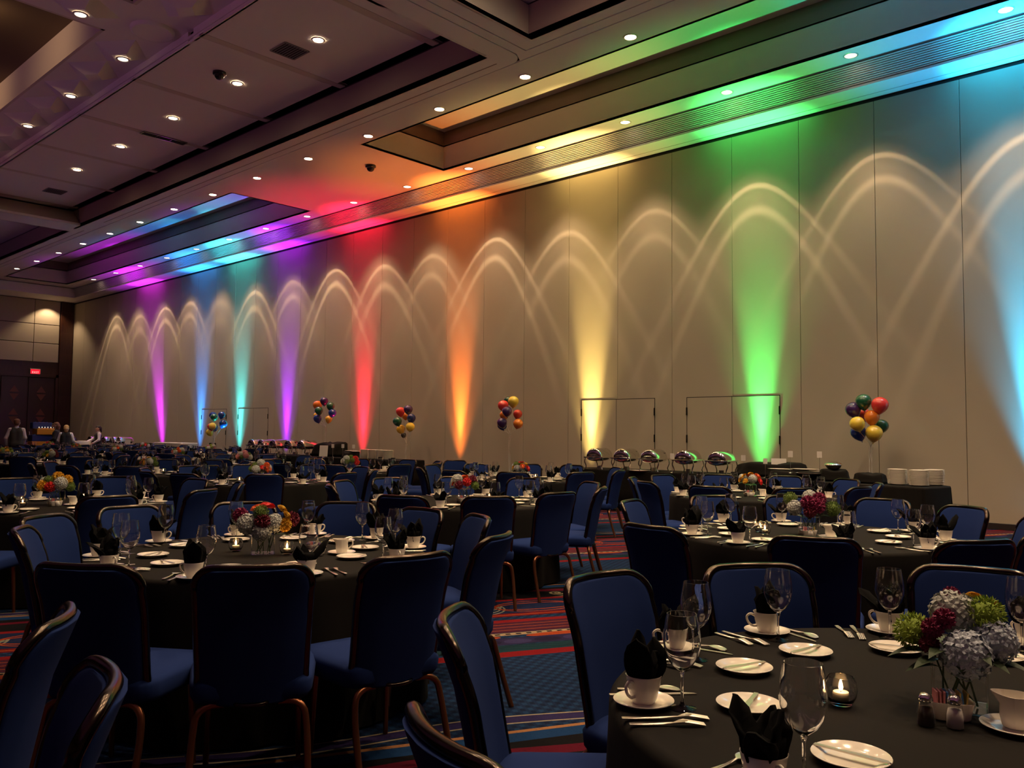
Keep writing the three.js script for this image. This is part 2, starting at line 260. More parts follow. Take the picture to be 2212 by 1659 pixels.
// ---------------------------------------------------------------- ceiling lights
{
  const ringG = lathe([[0.088, -0.004], [0.098, -0.016], [0.118, -0.014], [0.126, 0]], 28), lensG = lathe([[0, -0.006], [0.06, -0.01], [0.09, -0.004]], 24);
  const deep = thing('wall_washer', 'x', 'downlight'); mesh('trim_ring', lathe([[0.094, 0.003], [0.098, -0.012], [0.118, -0.012], [0.126, 0]], 64), M.trimRing, deep); mesh('lens', lathe([[0, -0.004], [0.04, -0.005], [0.0685, -0.002]], 64), M.lens, deep); mesh('arc_mask_ring', lathe([[0.0722, -0.002], [0.08, -0.003], [0.0885, -0.001]], 64), M.lens, deep); mesh('housing', lathe([[0.094, 0.004], [0.14, 0.005], [0.14, 0.2], [0, 0.2]], 32), M.gap, deep);  // outer lens ring and slits added to shape the wall arcs
  let deepFirst = true; const proto = thing('downlight', 'x', 'downlight'); mesh('trim_ring', ringG, M.trimRing, proto); tag(mesh('lens', lensG, M.lensHall, proto), 'glowing white lens');
  let first = true;
  const put = (x, y, off, label, group) => { const p = [x, y, wz(off)]; if (first) { first = false; proto.position.set(...p); tag(proto, label, 'downlight', group); return proto; } return copy(proto, p, 0, label, group); };
  const putDeep = (x, label) => { const p = [x, 7.9, wz(1.0)]; if (deepFirst) { deepFirst = false; deep.position.set(...p); return tag(deep, label, 'downlight', 'downlights washing the long wall'); } return copy(deep, p, 0, label, 'downlights washing the long wall'); };
  const ord = ['first', 'second', 'third', 'fourth', 'fifth', 'sixth', 'seventh', 'eighth', 'ninth', 'tenth', 'eleventh', 'twelfth', 'thirteenth', 'fourteenth', 'fifteenth', 'sixteenth', 'seventeenth'];
  for (let k = -1; k < 16; k++) {
    const x = -2.94 - 2.318 * k;
    if (k >= 0) putDeep(x, `round recessed downlight beside the ribbed valance, ${ord[k]} from the right end`);
    const j = (k * 7919 % 13) / 13 - 0.5;
    spot('downlight_lamp', WARM, LEVEL.wallBeam, [x, 7.86, wz(1.0)], [x + 0.1 * j, 0, wz(0.9)], 0.70, 1, 0.035);
    spot('downlight_lamp', WARM, LEVEL.wallEdge, [x, 7.86, wz(1.0)], [x + 0.1 * j, 0, wz(0.98)], 0.65, 0.2, 0.03);
    // added lamp above the lens; lens split as a mask to draw the wall arcs
    const i = ((k + 3) * 5 % 7) / 7 - 0.5;
    if (k >= 0) spot('downlight_lamp', WARM, LEVEL.arc * (0.55 + 0.9 * (((k + 5) * 11) % 8) / 8), [x + 0.026 * j, 8.058 + 0.008 * j, wz(1.0) + 0.016 * i], [x + 0.02 * j, 0, wz(1.0)], 0.75, 0.05, 0.003);
  }
  for (let k = -5; k < 14; k++) {
    const x = -7.66 - 2.3 * k;
    if (k >= 0) put(x, 7.9, 4.03, `small downlight in the soffit beside the partition track, ${ord[k]} from the right`, 'downlights along the partition track');
    spot('downlight_lamp', WARM, LEVEL.soffitRow, [x, 7.86, wz(4.03)], [x, 0, wz(4.03)], 0.74, 0.6, 0.06);
  }
  for (let k = 0; k < 5; k++) {
    const x = -12.63 - 2.845 * k;
    if (k >= 0) put(x, 8.495, 6.65, `downlight centred in a purple-lit ceiling panel, ${ord[k]} from the right`, 'downlights in the ceiling panels');
    spot('downlight_lamp', WARM, LEVEL.coffer, [x, 8.45, wz(6.65)], [x, 0, wz(6.65)], 0.85, 0.8, 0.06);
  }
  // unseen downlights added in the near coffer to brighten the tables below
  for (const off of [6.65, 9.4, 12.0]) for (const x of [-7.4, -4.55, -1.7, 1.15]) { put(x, 8.495, off, `added unseen downlight in the coffer over the near tables, ${{ 6.65: 'row nearest the wall', 9.4: 'middle row', 12: 'row over the first tables' }[off]}, ${{ '-7.4': 'first', '-4.55': 'second', '-1.7': 'third', 1.15: 'fourth' }[x]}`, 'added downlights in the near coffer').children[1].material = M.addedLensNear; spot('downlight_lamp', WARM, LEVEL.near * (off > 11 ? 0.5 : 1), [x, 8.45, wz(off)], [x, 0, wz(off)], 1.0, 0.8, 0.06); }
  for (let k = 0; k < 4; k++) {
    const x = -16.24 - 2.67 * k; put(x, 8.56, 8.62, `downlight in the diamond lattice strip, ${ord[k]} from the round medallion`, 'downlights in the diamond lattice').children[1].material = M.lens;
    spot('downlight_lamp', WARM, LEVEL.lattice, [x, 8.52, wz(8.62)], [x, 0, wz(8.62)], 0.75, 0.6, 0.06);
  }
  put(-15.02, 8.56, 9.84, 'downlight in the cross lattice strip at the top left edge', 'downlights in the diamond lattice').children[1].material = M.lens;
  [-17.6, -21.6].forEach((x, i) => { const t = thing('added_bay_spotlight', `added unseen spotlight in the high bay aimed at its fascia, ${i ? 'farther' : 'nearer'} one`, 'spotlight', [x, 9.36, wz(11.3)]); mesh('bracket', rod([0, 0, 0], [0, -0.12, 0], 0.015), M.darkMetal, t); mesh('housing', cyl(0.06, 0.06, 0.18, 16).rotateX(Math.PI / 2).translate(0, -0.16, 0), M.darkMetal, t); mesh('lens', cyl(0.052, 0.052, 0.01, 16).rotateX(Math.PI / 2).translate(0, -0.16, -0.09), M.lens, t); spot('added_bay_spotlight_lamp', [1, 0.62, 0.32], LEVEL.bay, [x, 9.2, wz(11.18)], [x - 0.6, 8.95, wz(9.2)], 1.1, 0.9, 0.05); });  // unseen spotlights added to brighten the fascia, standing in for the bay lighting
  spot('downlight_lamp', WARM, 12, [FX + 0.55, 7.45, wz(1.18)], [FX + 0.55, 0, wz(1.18)], 0.95, 0.3, 0.03);
}
// ---------------------------------------------------------------- coloured uplights on the floor against the wall
{
  const list = [[-32.6, [0.62, 0.02, 1.0], 'magenta', -1.55], [-29.7, [0.02, 0.25, 1.0], 'blue', 0], [-26.85, [0.05, 0.72, 0.85], 'turquoise', 0], [-23.9, [0.30, 0.01, 1.0], 'violet', 0], [-19.85, [1.0, 0.01, 0.06], 'red', 0], [-15.75, [1.0, 0.22, 0.03], 'orange', 0], [-11.5, [1.0, 0.72, 0.22], 'yellow', 0], [-7.42, [0.06, 0.9, 0.16], 'green', 0], [-2.85, [0.02, 0.5, 1.0], 'sky blue', 0, 1.8]];
  const bodyG = join([lathe([[0.05, 0.06], [0.095, 0.07], [0.1, 0.2], [0.092, 0.205], [0.09, 0.19]], 20), cyl(0.06, 0.06, 0.04, 16, 0, 0.06, 0)]), yokeG = tube([[-0.115, 0.14, 0], [-0.115, 0.02, 0], [0, 0.008, 0], [0.115, 0.02, 0], [0.115, 0.14, 0]], 0.008, 20, 5), lensG = cyl(0.088, 0.088, 0.004, 20, 0, 0.188, 0);
  for (const [x, c, name, lean, pow = 1] of list) {
    const t = thing('uplight', `small black floor uplight throwing ${name} light up the wall`, 'uplight', [x, 0, wz(0.2)]);
    mesh('housing', bodyG, M.darkMetal, t); mesh('yoke', yokeG, M.darkMetal, t); mesh('lens', lensG, mat(c.map((q) => q * 0.4), 0.4, 0, { emissive: c.map((q) => q * 3) }), t);
    spot('uplight_lamp', c, LEVEL.uplight * pow, [x, 0.22, wz(0.2)], [x + lean, 7.0, wz(0.16)], 0.185, 1, 0.04);
    spot('uplight_lamp', c, LEVEL.uplightWide * pow, [x, 0.22, wz(0.2)], [x + lean, 7.0, wz(0.95)], 0.42, 1, 0.05);
  }
  // unseen uplights added along the opposite wall to tint the ceiling
  [[-33, 'violet', [0.6, 0.24, 0.85]], [-25, 'rose', [1.0, 0.3, 0.45]], [-17, 'violet', [0.6, 0.24, 0.85]], [-10, 'rose', [1.0, 0.3, 0.45]], [-4, 'violet', [0.6, 0.24, 0.85]], [3, 'rose', [1.0, 0.3, 0.45]], [8, 'violet', [0.6, 0.24, 0.85]]].forEach(([x, name, c], i) => {
    const z = BZ - 0.25, t = thing('uplight', `added unseen floor uplight on the opposite wall throwing ${name} light, ${['first', 'second', 'third', 'fourth', 'fifth', 'sixth', 'seventh'][i]} from the far end`, 'uplight', [x, 0, z]);
    mesh('housing', bodyG, M.darkMetal, t); mesh('yoke', yokeG, M.darkMetal, t); mesh('lens', lensG, mat(c.map((q) => q * 0.4), 0.4, 0, { emissive: c.map((q) => q * 3) }), t);
    spot('uplight_lamp', c, LEVEL.addedBackUplight, [x, 0.22, z], [x, 8.5, 0.5], 0.5, 1, 0.05);
  });
}

// ---------------------------------------------------------------- doors, exit sign
{
  let n = 1;
  for (const [x0, xm, x1] of [[-9.05, -8.04, -7.05], [-11.78, -10.82, -9.83], [-26.97, -25.98, -25.04], [-29.62, -28.71, -27.81]]) {
    const d = structure('door_' + n++), H = 2.21;
    mesh('reveal', span(x0 - 0.01, x1 + 0.01, 0.08, H + 0.01, WZ - 0.01, WZ + 0.0022), M.gap, d);
    for (const [a, b, s] of [[x0, xm, -1], [xm, x1, 1]]) {
      mesh('door_leaf', metricUV(span(a + 0.006, b - 0.006, 0.09, H - 0.004, WZ - 0.008, WZ + 0.003)), M.wall, d);
      for (const y of [0.4, 1.37, 1.93]) mesh('hinge', rbox(0.028, 0.16, 0.024, 0.005, s < 0 ? a : b, y, WZ + 0.012, 1), M.darkMetal, d);
      if (n > 3) mesh('push_plate', rbox(0.16, 0.34, 0.02, 0.004, s < 0 ? b - 0.16 : a + 0.16, 0.82, WZ + 0.022, 1), M.dome, d);
    }
  }
  // dark double doors in the far wall with inlaid triangles
  const d = structure('door_5'), tri = (up) => { const s = new THREE.Shape(); s.moveTo(-0.2, up ? 0 : 0.3); s.lineTo(0.2, up ? 0 : 0.3); s.lineTo(0, up ? 0.3 : 0); s.closePath(); return new THREE.ExtrudeGeometry(s, { depth: 0.012, bevelEnabled: false }).rotateY(Math.PI / 2); };
  const doorM = mat([0.045, 0.016, 0.012], 0.3), inlay = mat([0.17, 0.05, 0.025], 0.4);
  mesh('frame', join([span(FX, FX + 0.09, 0, 3.98, -14.47, -14.35), span(FX, FX + 0.09, 3.84, 3.98, -14.47, -11.9), span(FX, FX + 0.09, 0, 3.98, -12.02, -11.9)]), M.wood, d);
  for (const z of [-13.75, -12.62]) {
    const leaf = mesh('door_leaf', rbox(0.06, 3.78, 1.08, 0.01, FX + 0.03, 1.92, z), doorM, d);
    for (const y of [3.1, 2.05]) { mesh('inlay', tri(true).translate(FX + 0.055, y - 0.32, z).translate(0, 0.34, 0).rotateX(0), inlay, leaf); mesh('inlay', tri(false).translate(FX + 0.055, y - 0.36, z), inlay, leaf); }
    mesh('handle', tube([[FX + 0.06, 0.8, 0], [FX + 0.11, 0.82, 0], [FX + 0.11, 1.28, 0], [FX + 0.06, 1.3, 0]].map(([x, y]) => [x, y, z + (z < -13 ? 0.44 : -0.44)]), 0.014, 16, 6), M.trimRing, d);
  }
  const e = thing('exit_sign', 'small glowing red EXIT sign on the wood header above the doors', 'sign', [FX + 0.05, 3.88, -13.46]);
  mesh('housing', rbox(0.07, 0.34, 0.44, 0.01, 0, 0.17, 0), M.trimRing, e);
  const face = canvasTex(256, 192, (g) => { g.fillStyle = '#ff1530'; g.fillRect(0, 0, 256, 192); g.fillStyle = '#ffb0a8'; g.font = 'bold 92px sans-serif'; g.textAlign = 'center'; g.fillText('EXIT', 128, 128, 220); }, true, false);
  mesh('sign_face', new THREE.PlaneGeometry(0.4, 0.28).rotateY(Math.PI / 2).translate(0.037, 0.17, 0), mat([0.2, 0.01, 0.02], 0.5, 0, { map: face, emissive: [0.9, 0.9, 0.9], emissiveMap: face }), e);
}
// ---------------------------------------------------------------- small ceiling fittings
{
  const cam = (p, label) => { const t = thing('dome_camera', label, 'camera', p); mesh('mount', lathe([[0.13, 0], [0.13, -0.05], [0.1, -0.06]], 20), M.dome, t); mesh('dome', new THREE.SphereGeometry(0.1, 18, 10, 0, 7, Math.PI / 2, Math.PI / 2).translate(0, -0.055, 0), M.dome, t); };
  cam([-16.16, 7.9, -12.32], 'black dome camera on the plain soffit between the two ceiling coves');
  cam([-15.27, 8.5, -7.9], 'black dome camera on a purple-lit ceiling panel');
  const vent = (p, w, d, m, label, slats) => { const t = thing('ceiling_vent', label, 'vent', p); mesh('frame', join([box(w, 0.015, 0.03, 0, -0.005, d / 2), box(w, 0.015, 0.03, 0, -0.005, -d / 2), box(0.03, 0.015, d, w / 2, -0.005, 0), box(0.03, 0.015, d, -w / 2, -0.005, 0)]), m, t); mesh('backing', box(w, 0.004, d, 0, 0.0, 0), M.gap, t); for (let k = 1; k < slats; k++) mesh('slat', box(w - 0.03, 0.012, 0.012, 0, -0.004, -d / 2 + k * d / slats), m, t); };
  const grey = mat([0.2, 0.17, 0.17], 0.7);
  vent([-13.4, 8.495, -8.3], 0.5, 0.5, grey, 'square grey air vent beside a ceiling downlight', 9);
  vent([-19.75, 8.49, -8.85], 0.22, 1.05, M.dome, 'long black slot vent across a ceiling joint', 3);
  vent([-26.7, 8.495, -8.75], 0.5, 0.5, grey, 'dim square air vent in the farthest ceiling panel', 9);
}

// ---------------------------------------------------------------- banquet chairs
const MF = {
  blue: mat([0.0085, 0.0215, 0.098], 0.95, 0, { specularIntensity: 0.25 }),
  bronze: mat([0.055, 0.042, 0.034], 0.2, 1.0),
  leg: mat([0.22, 0.085, 0.04], 0.3, 0.85),
  black: mat([0.0062, 0.0048, 0.0039], 0.9, 0, { bumpMap: tex(weave, 40, 40), bumpScale: 0.0004, specularIntensity: 0.35 }),
  napkin: mat([0.004, 0.004, 0.0042], 0.98, 0, { specularIntensity: 0.2 }),
  china: mat([0.82, 0.76, 0.66], 0.14, 0, { clearcoat: 0.5, clearcoatRoughness: 0.05 }),
  steel: mat([0.62, 0.57, 0.5], 0.34, 1.0),
  chrome: mat([0.72, 0.68, 0.63], 0.06, 1.0),
  glass: mat([0.97, 0.97, 0.97], 0.05, 0, { transmission: 1, ior: 1.5, thickness: 0 }),
  solidGlass: mat([1, 1, 1], 0.0, 0, { transmission: 1, ior: 1.5, thickness: 0.01 }),
  wax: mat([0.85, 0.76, 0.6], 0.5),
  white: mat([0.7, 0.66, 0.6], 0.6),
};
function backOutline(v) { // half width of the backrest along its height, with rounded corners
  const y0 = 0.37, y1 = 0.915, r = 0.075, w = 0.195 + 0.022 * (v - y0) / (y1 - y0);
  let k = 0; if (v > y1 - r) k = (v - (y1 - r)) / r; else if (v < y0 + r) k = (y0 + r - v) / r; return w - r * (1 - Math.sqrt(Math.max(0, 1 - k * k)));
}
const backZ = (v, x) => -0.205 - 0.20 * (v - 0.37) / 0.545 * 0.55 - 0.03 * Math.max(0, (v - 0.75) / 0.17) + 1.15 * x * x;
const chairGeo = (() => {
  const rings = []; const vs = [0.3705, 0.376, 0.39, 0.415, 0.445, 0.55, 0.66, 0.76, 0.83, 0.87, 0.895, 0.909, 0.9145];
  for (const v of vs) rings.push(superRing(28, backOutline(v), 0.024, 0.42, (x, z) => [x, v, backZ(v, x) + z]));
  const back = loft(rings);
  const tr = [], N = 40; const yt = 0.918;
  for (const s of [-1]) for (let v = 0.375; v < 0.84; v += 0.058) tr.push([s * (backOutline(v) + 0.004), v, backZ(v, backOutline(v)) + 0.002]);
  for (let a = 0; a <= 5; a++) { const t = a / 5 * Math.PI / 2, x = -(0.217 - 0.075 + 0.079 * Math.cos(t)), v = yt - 0.075 + 0.079 * Math.sin(t); tr.push([x, v, backZ(Math.min(v, 0.915), x) + 0.002]); }
  for (let x = -0.1; x < 0.11; x += 0.05) tr.push([x, yt + 0.004, backZ(0.915, x) + 0.002]);
  const half = tr.length; const full = tr.concat(tr.slice(0, half - 5).reverse().map(([x, y, z]) => [-x, y, z]));
  const trim = tube(full, 0.0165, 72, 8);
  const seatR = []; for (const [y, g, q] of [[0.372, -0.03, 0.3], [0.378, -0.012, 0.28], [0.4, 0, 0.26], [0.445, 0.004, 0.26], [0.468, -0.008, 0.28], [0.48, -0.05, 0.34], [0.485, -0.12, 0.4]]) seatR.push(superRing(28, 0.25 + g, 0.25 + g, q, (x, z) => [x * (0.93 + 0.14 * (z + 0.23) / 0.46), y + 0.0 * x, z + 0.03]));
  const seat = loft(seatR);
  const legF = rod([0.185, 0.39, 0.19], [0.195, 0, 0.21], 0.0165, 0.012, 8);
  const legR = tube([[0.105, 0.372, -0.19], [0.165, 0.37, -0.2], [0.2, 0.345, -0.21], [0.213, 0.28, -0.225], [0.22, 0.14, -0.265], [0.224, 0.0, -0.31]], 0.0145, 20, 8);
  const handle = tube([[-0.07, 0.382, -0.2], [-0.05, 0.377, -0.233], [0.05, 0.377, -0.233], [0.07, 0.382, -0.2]], 0.009, 12, 6);
  const apron = join([rod([-0.19, 0.385, -0.17], [0.19, 0.385, -0.17], 0.011), rod([-0.18, 0.385, 0.17], [0.18, 0.385, 0.17], 0.011), rod([-0.18, 0.385, 0.17], [-0.19, 0.385, -0.17], 0.011), rod([0.18, 0.385, 0.17], [0.19, 0.385, -0.17], 0.011)]);
  const mir = (g) => { const q = g.clone().scale(-1, 1, 1); const i = q.index; if (i) { const a = i.array; for (let k = 0; k < a.length; k += 3) { const t = a[k + 1]; a[k + 1] = a[k + 2]; a[k + 2] = t; } } q.computeVertexNormals(); return q; };
  return { back, trim, seat, legF, legR, handle, apron, legF2: mir(legF), legR2: mir(legR) };
})();
let chairProto = null;
function chair(x, z, turn, label, group) {
  if (!chairProto) {
    chairProto = thing('banquet_chair', label, 'chair', [x, 0, z], turn, group); const c = chairProto, G = chairGeo;
    mesh('backrest', G.back, MF.blue, c); mesh('seat', G.seat, MF.blue, c); mesh('back_trim', G.trim, MF.bronze, c); mesh('handle', G.handle, MF.bronze, c); mesh('seat_frame', G.apron, MF.leg, c);
    for (const g of [G.legF, G.legF2, G.legR, G.legR2]) mesh('leg', g, MF.leg, c);
    return c;
  }
  return copy(chairProto, [x, 0, z], turn, label, group);
}

// ---------------------------------------------------------------- tableware prototypes
const TOP = 0.755, TR = 0.915;
const protoBin = {};
function piece(kind, build, pos, turn, label, group) {
  if (!protoBin[kind]) { const p = build(); p.position.set(...pos); p.rotation.y = turn; p.userData.label = label; if (group) p.userData.group = group; protoBin[kind] = p; return p; }
  return copy(protoBin[kind], pos, turn, label, group);
}
const geoTable = (seedN) => { // floor-length cloth with soft folds, R at the rim
  const n = 96, rings = [], ph = seedN * 1.7;
  const R = (a, d) => TR + 0.012 + d * 0.03 + d * (0.022 * Math.sin(9 * a + ph) + 0.016 * Math.sin(17 * a + 2.1 * ph) + 0.008 * Math.sin(31 * a + ph));
  for (const [r, y] of [[0.2, 0], [0.7, 0], [TR - 0.02, 0], [TR - 0.004, -0.003]]) rings.push([...Array(n).keys()].map((j) => { const a = j / n * 2 * Math.PI; return [r * Math.cos(a), TOP + y, r * Math.sin(a)]; }));
  for (const [d, y] of [[0, -0.02], [0.12, -0.1], [0.4, -0.3], [0.7, -0.52], [1, -0.742]]) rings.push([...Array(n).keys()].map((j) => { const a = j / n * 2 * Math.PI, r = R(a, d); return [r * Math.cos(a), TOP + y, r * Math.sin(a)]; }));
  const g = loft(rings, false), c = rings[0].map((p) => p); const pos = []; for (let j = 0; j < n; j++) { const a = c[j], b = c[(j + 1) % n]; pos.push(0, TOP, 0, ...b, ...a); }
  const cap = new THREE.BufferGeometry(); cap.setAttribute('position', new THREE.Float32BufferAttribute(pos, 3)); cap.computeVertexNormals(); const all = join([g, cap]); const p = all.attributes.position, uv = all.attributes.uv; for (let i = 0; i < p.count; i++) uv.setXY(i, p.getX(i), p.getZ(i) + p.getY(i)); return all;
};
const clothGeos = [geoTable(1), geoTable(2), geoTable(3)], topGeo = cyl(TR - 0.004, TR - 0.004, 0.02, 40, 0, TOP - 0.014, 0), pedGeo = join([rod([0.5, 0, 0], [0.45, TOP - 0.02, 0], 0.016), rod([-0.5, 0, 0], [-0.45, TOP - 0.02, 0], 0.016), rod([0, 0, 0.5], [0, TOP - 0.02, 0.45], 0.016), rod([0, 0, -0.5], [0, TOP - 0.02, -0.45], 0.016)]);
const buildCup = () => {
  const t = thing('coffee_cup', 'x', 'cup');
  mesh('body', lathe([[0, 0.004], [0.024, 0.004], [0.027, 0], [0.029, 0.002], [0.034, 0.012], [0.041, 0.04], [0.0455, 0.066], [0.047, 0.0705], [0.0455, 0.071], [0.0435, 0.066], [0.039, 0.04], [0.032, 0.014], [0.024, 0.009], [0, 0.008]], 28), MF.china, t);
  mesh('handle', tube([[0.0405, 0.056, 0], [0.058, 0.063, 0], [0.071, 0.054, 0], [0.068, 0.037, 0], [0.052, 0.022, 0], [0.036, 0.021, 0]], 0.0042, 20, 7), MF.china, t); return t;
};
const plateG = (R, h) => lathe([[0, 0.002], [R * 0.55, 0.002], [R * 0.6, 0], [R * 0.64, 0.002], [R * 0.75, h * 0.45], [R, h], [R * 1.004, h + 0.0015], [R * 0.985, h + 0.003], [R * 0.74, h * 0.5 + 0.003], [R * 0.62, 0.006], [0, 0.005]], 36);
const buildSaucer = () => { const o = mesh(numbered('saucer'), join([plateG(0.078, 0.013), lathe([[0.026, 0.006], [0.029, 0.008], [0.032, 0.006]], 24)]), MF.china, scene); return tag(o, 'x', 'saucer'); };
const buildPlate = () => { const o = mesh(numbered('bread_plate'), plateG(0.082, 0.016), MF.china, scene); return tag(o, 'x', 'plate'); };
const buildGlass = () => {
  const t = thing('wine_glass', 'x', 'glass'), K = 1.05;
  mesh('bowl', lathe([[0, 0.0905], [0.012, 0.0925], [0.026, 0.104], [0.037, 0.122], [0.0435, 0.142], [0.0455, 0.158], [0.0445, 0.178], [0.041, 0.202], [0.0369, 0.2262], [0.0363, 0.2268], [0.0357, 0.2262], [0.0398, 0.202], [0.0433, 0.178], [0.0442, 0.158], [0.0422, 0.142], [0.0357, 0.1228], [0.0248, 0.1055], [0.011, 0.0955], [0, 0.0945]], 36).scale(K, K, K), MF.solidGlass, t);
  mesh('stem', lathe([[0, 0.0], [0.034, 0.0], [0.0345, 0.0016], [0.02, 0.004], [0.007, 0.008], [0.0042, 0.016], [0.0034, 0.045], [0.0036, 0.075], [0.006, 0.086], [0.0075, 0.09], [0, 0.0904]], 24).scale(K, K, K), MF.solidGlass, t); return t;
};
const napkinGeos = [1, 2, 3, 4].map((v) => {
  let s = v * 977; const r = () => { s = (s * 16807) % 2147483647; return s / 2147483647; };
  const lobes = []; const n = 3 + (v % 3);
  for (let k = 0; k < n; k++) {
    const a = k / n * 2 * Math.PI + r() * 0.9, lean = 0.02 + 0.05 * r() + (k === 0 ? 0.045 : 0), H = 0.105 + 0.055 * r(), W = 0.028 + 0.014 * r(), rings = [];
    for (let i = 0; i <= 9; i++) { const t = i / 9, w = W * (0.55 + 1.15 * t) * Math.pow(1 - Math.pow(t, 3.2), 0.7) + 0.002, th = 0.014 * (1 - 0.72 * t) + 0.003, tw = a + 0.5 * (r() - 0.5) * t, ox = (0.008 + lean * t * t) * Math.cos(a), oz = (0.008 + lean * t * t) * Math.sin(a); rings.push(superRing(12, w, th, 0.9, (x, z) => { const q = z + 0.006 * Math.sin(x * 190 + v + 6 * t) + 0.35 * x * x / 0.03; return [ox - x * Math.sin(tw) + q * Math.cos(tw), 0.012 + H * t + 0.007 * Math.sin(x * 120 + k), oz + x * Math.cos(tw) + q * Math.sin(tw)]; })); }
    lobes.push(loft(rings));
  }
  const plug = []; for (let i = 0; i <= 5; i++) { const t = i / 5, R = 0.03 + 0.014 * t; plug.push([...Array(16).keys()].map((j) => { const a = j / 16 * 2 * Math.PI, q = R * (0.9 + 0.1 * Math.sin(5 * a + v + 3 * t)); return [q * Math.cos(a), 0.008 + 0.085 * t, q * Math.sin(a)]; })); }
  lobes.push(loft(plug)); return join(lobes);
});
const bendZ = (g, f) => { const p = g.attributes.position; for (let i = 0; i < p.count; i++) p.setY(i, p.getY(i) + f(p.getX(i))); g.computeVertexNormals(); return g; };
const flat = (pts, h = 0.0016, curve = 4) => { const s = new THREE.Shape(pts.map(([a, b]) => new THREE.Vector2(a, b))); return new THREE.ExtrudeGeometry(s, { depth: h, bevelEnabled: true, bevelThickness: 0.0006, bevelSize: 0.0006, bevelSegments: 1, curveSegments: curve }).rotateX(-Math.PI / 2); };
const sym = (half) => half.concat(half.slice().reverse().map(([a, b]) => [a, -b]));
// cutlery lies along x, handle end at -x
const forkGeo = (L) => { const pts = [[-L / 2, 0.006], [-L / 2 + 0.03, 0.0075], [-0.01, 0.003], [L / 2 - 0.075, 0.0025], [L / 2 - 0.062, 0.008], [L / 2 - 0.05, 0.0115], [L / 2, 0.0105], [L / 2, 0.0075], [L / 2 - 0.042, 0.0068], [L / 2 - 0.042, 0.005], [L / 2, 0.0045], [L / 2, 0.0012], [L / 2 - 0.042, 0.0012]]; return bendZ(flat(sym(pts)), (x) => { const t = Math.max(0, (x - L / 2 + 0.085) / 0.085); return 0.003 + 0.009 * Math.sin(Math.min(1, t) * Math.PI) * 0.9; }); };
const knifeGeo = (L) => flat([[-L / 2, 0.006], [-L / 2 + 0.08, 0.006], [-L / 2 + 0.095, 0.0045], [-L / 2 + 0.105, 0.009], [L / 2 - 0.03, 0.0095], [L / 2 - 0.006, 0.004], [L / 2, -0.002], [-L / 2 + 0.1, -0.004], [-L / 2 + 0.08, -0.006], [-L / 2, -0.006]], 0.0022);
const spoonGeo = (L) => { const h = [[-L / 2, 0.006], [-L / 2 + 0.03, 0.007], [0, 0.0026], [L / 2 - 0.06, 0.0025]]; for (let k = 1; k < 9; k++) { const t = k / 9 * Math.PI; h.push([L / 2 - 0.028 - 0.028 * Math.cos(t), 0.0025 + 0.016 * Math.sin(t)]); } return bendZ(flat(sym(h)), (x) => 0.002 + 0.006 * Math.max(0, Math.sin(Math.max(0, (x - L / 2 + 0.09) / 0.09) * Math.PI))); };
const butterGeo = flat([[-0.08, 0.0055], [-0.02, 0.0045], [-0.012, 0.008], [0.055, 0.011], [0.075, 0.009], [0.082, 0.001], [0.07, -0.005], [-0.02, -0.0045], [-0.08, -0.0055]], 0.002);
const cutBuild = (name, geo, cat) => () => tag(mesh(numbered(name), geo, MF.steel, scene), 'x', cat);
const FK = forkGeo(0.212), FS = forkGeo(0.18), KN = knifeGeo(0.235), SP = spoonGeo(0.17);

const flameGeo = lathe([[0, 0], [0.004, 0.003], [0.0058, 0.009], [0.0045, 0.017], [0.0018, 0.025], [0, 0.029]], 12);
const flameM = mat([1, 0.8, 0.4], 0.5, 0, { emissive: [22, 12, 4.5] });
const buildVotive = () => {
  const t = thing('votive_candle', 'x', 'candle');
  mesh('holder', lathe([[0, 0.0], [0.02, 0.0], [0.028, 0.005], [0.038, 0.024], [0.041, 0.041], [0.0385, 0.06], [0.032, 0.074], [0.0305, 0.0745], [0.037, 0.059], [0.0392, 0.041], [0.036, 0.025], [0.026, 0.01], [0, 0.008]], 32), MF.solidGlass, t);
  mesh('tea_light_cup', lathe([[0, 0.011], [0.0205, 0.011], [0.021, 0.03], [0.0205, 0.03], [0.0198, 0.02], [0, 0.02]], 20), MF.steel, t);
  const w = mesh('wax', lathe([[0, 0.02], [0.0195, 0.02], [0.02, 0.034], [0.018, 0.0355], [0.004, 0.033], [0, 0.033]], 18), MF.wax, t); mesh('wick', rod([0, 0.032, 0], [0.001, 0.042, 0], 0.0008), M.gap, w);
  mesh('flame', flameGeo.clone().translate(0, 0.037, 0), flameM, t); return t;
};
function votive(x, z, label) {
  piece('votive', buildVotive, [x, TOP, z], 0, label);
  const l = new THREE.PointLight(new THREE.Color().setRGB(1, 0.58, 0.24), LEVEL.candle, 0, 2); l.name = 'candle_flame'; l.position.set(x, TOP + 0.05, z); l.castShadow = true; l.shadow.radius = 0.25; scene.add(l);
}

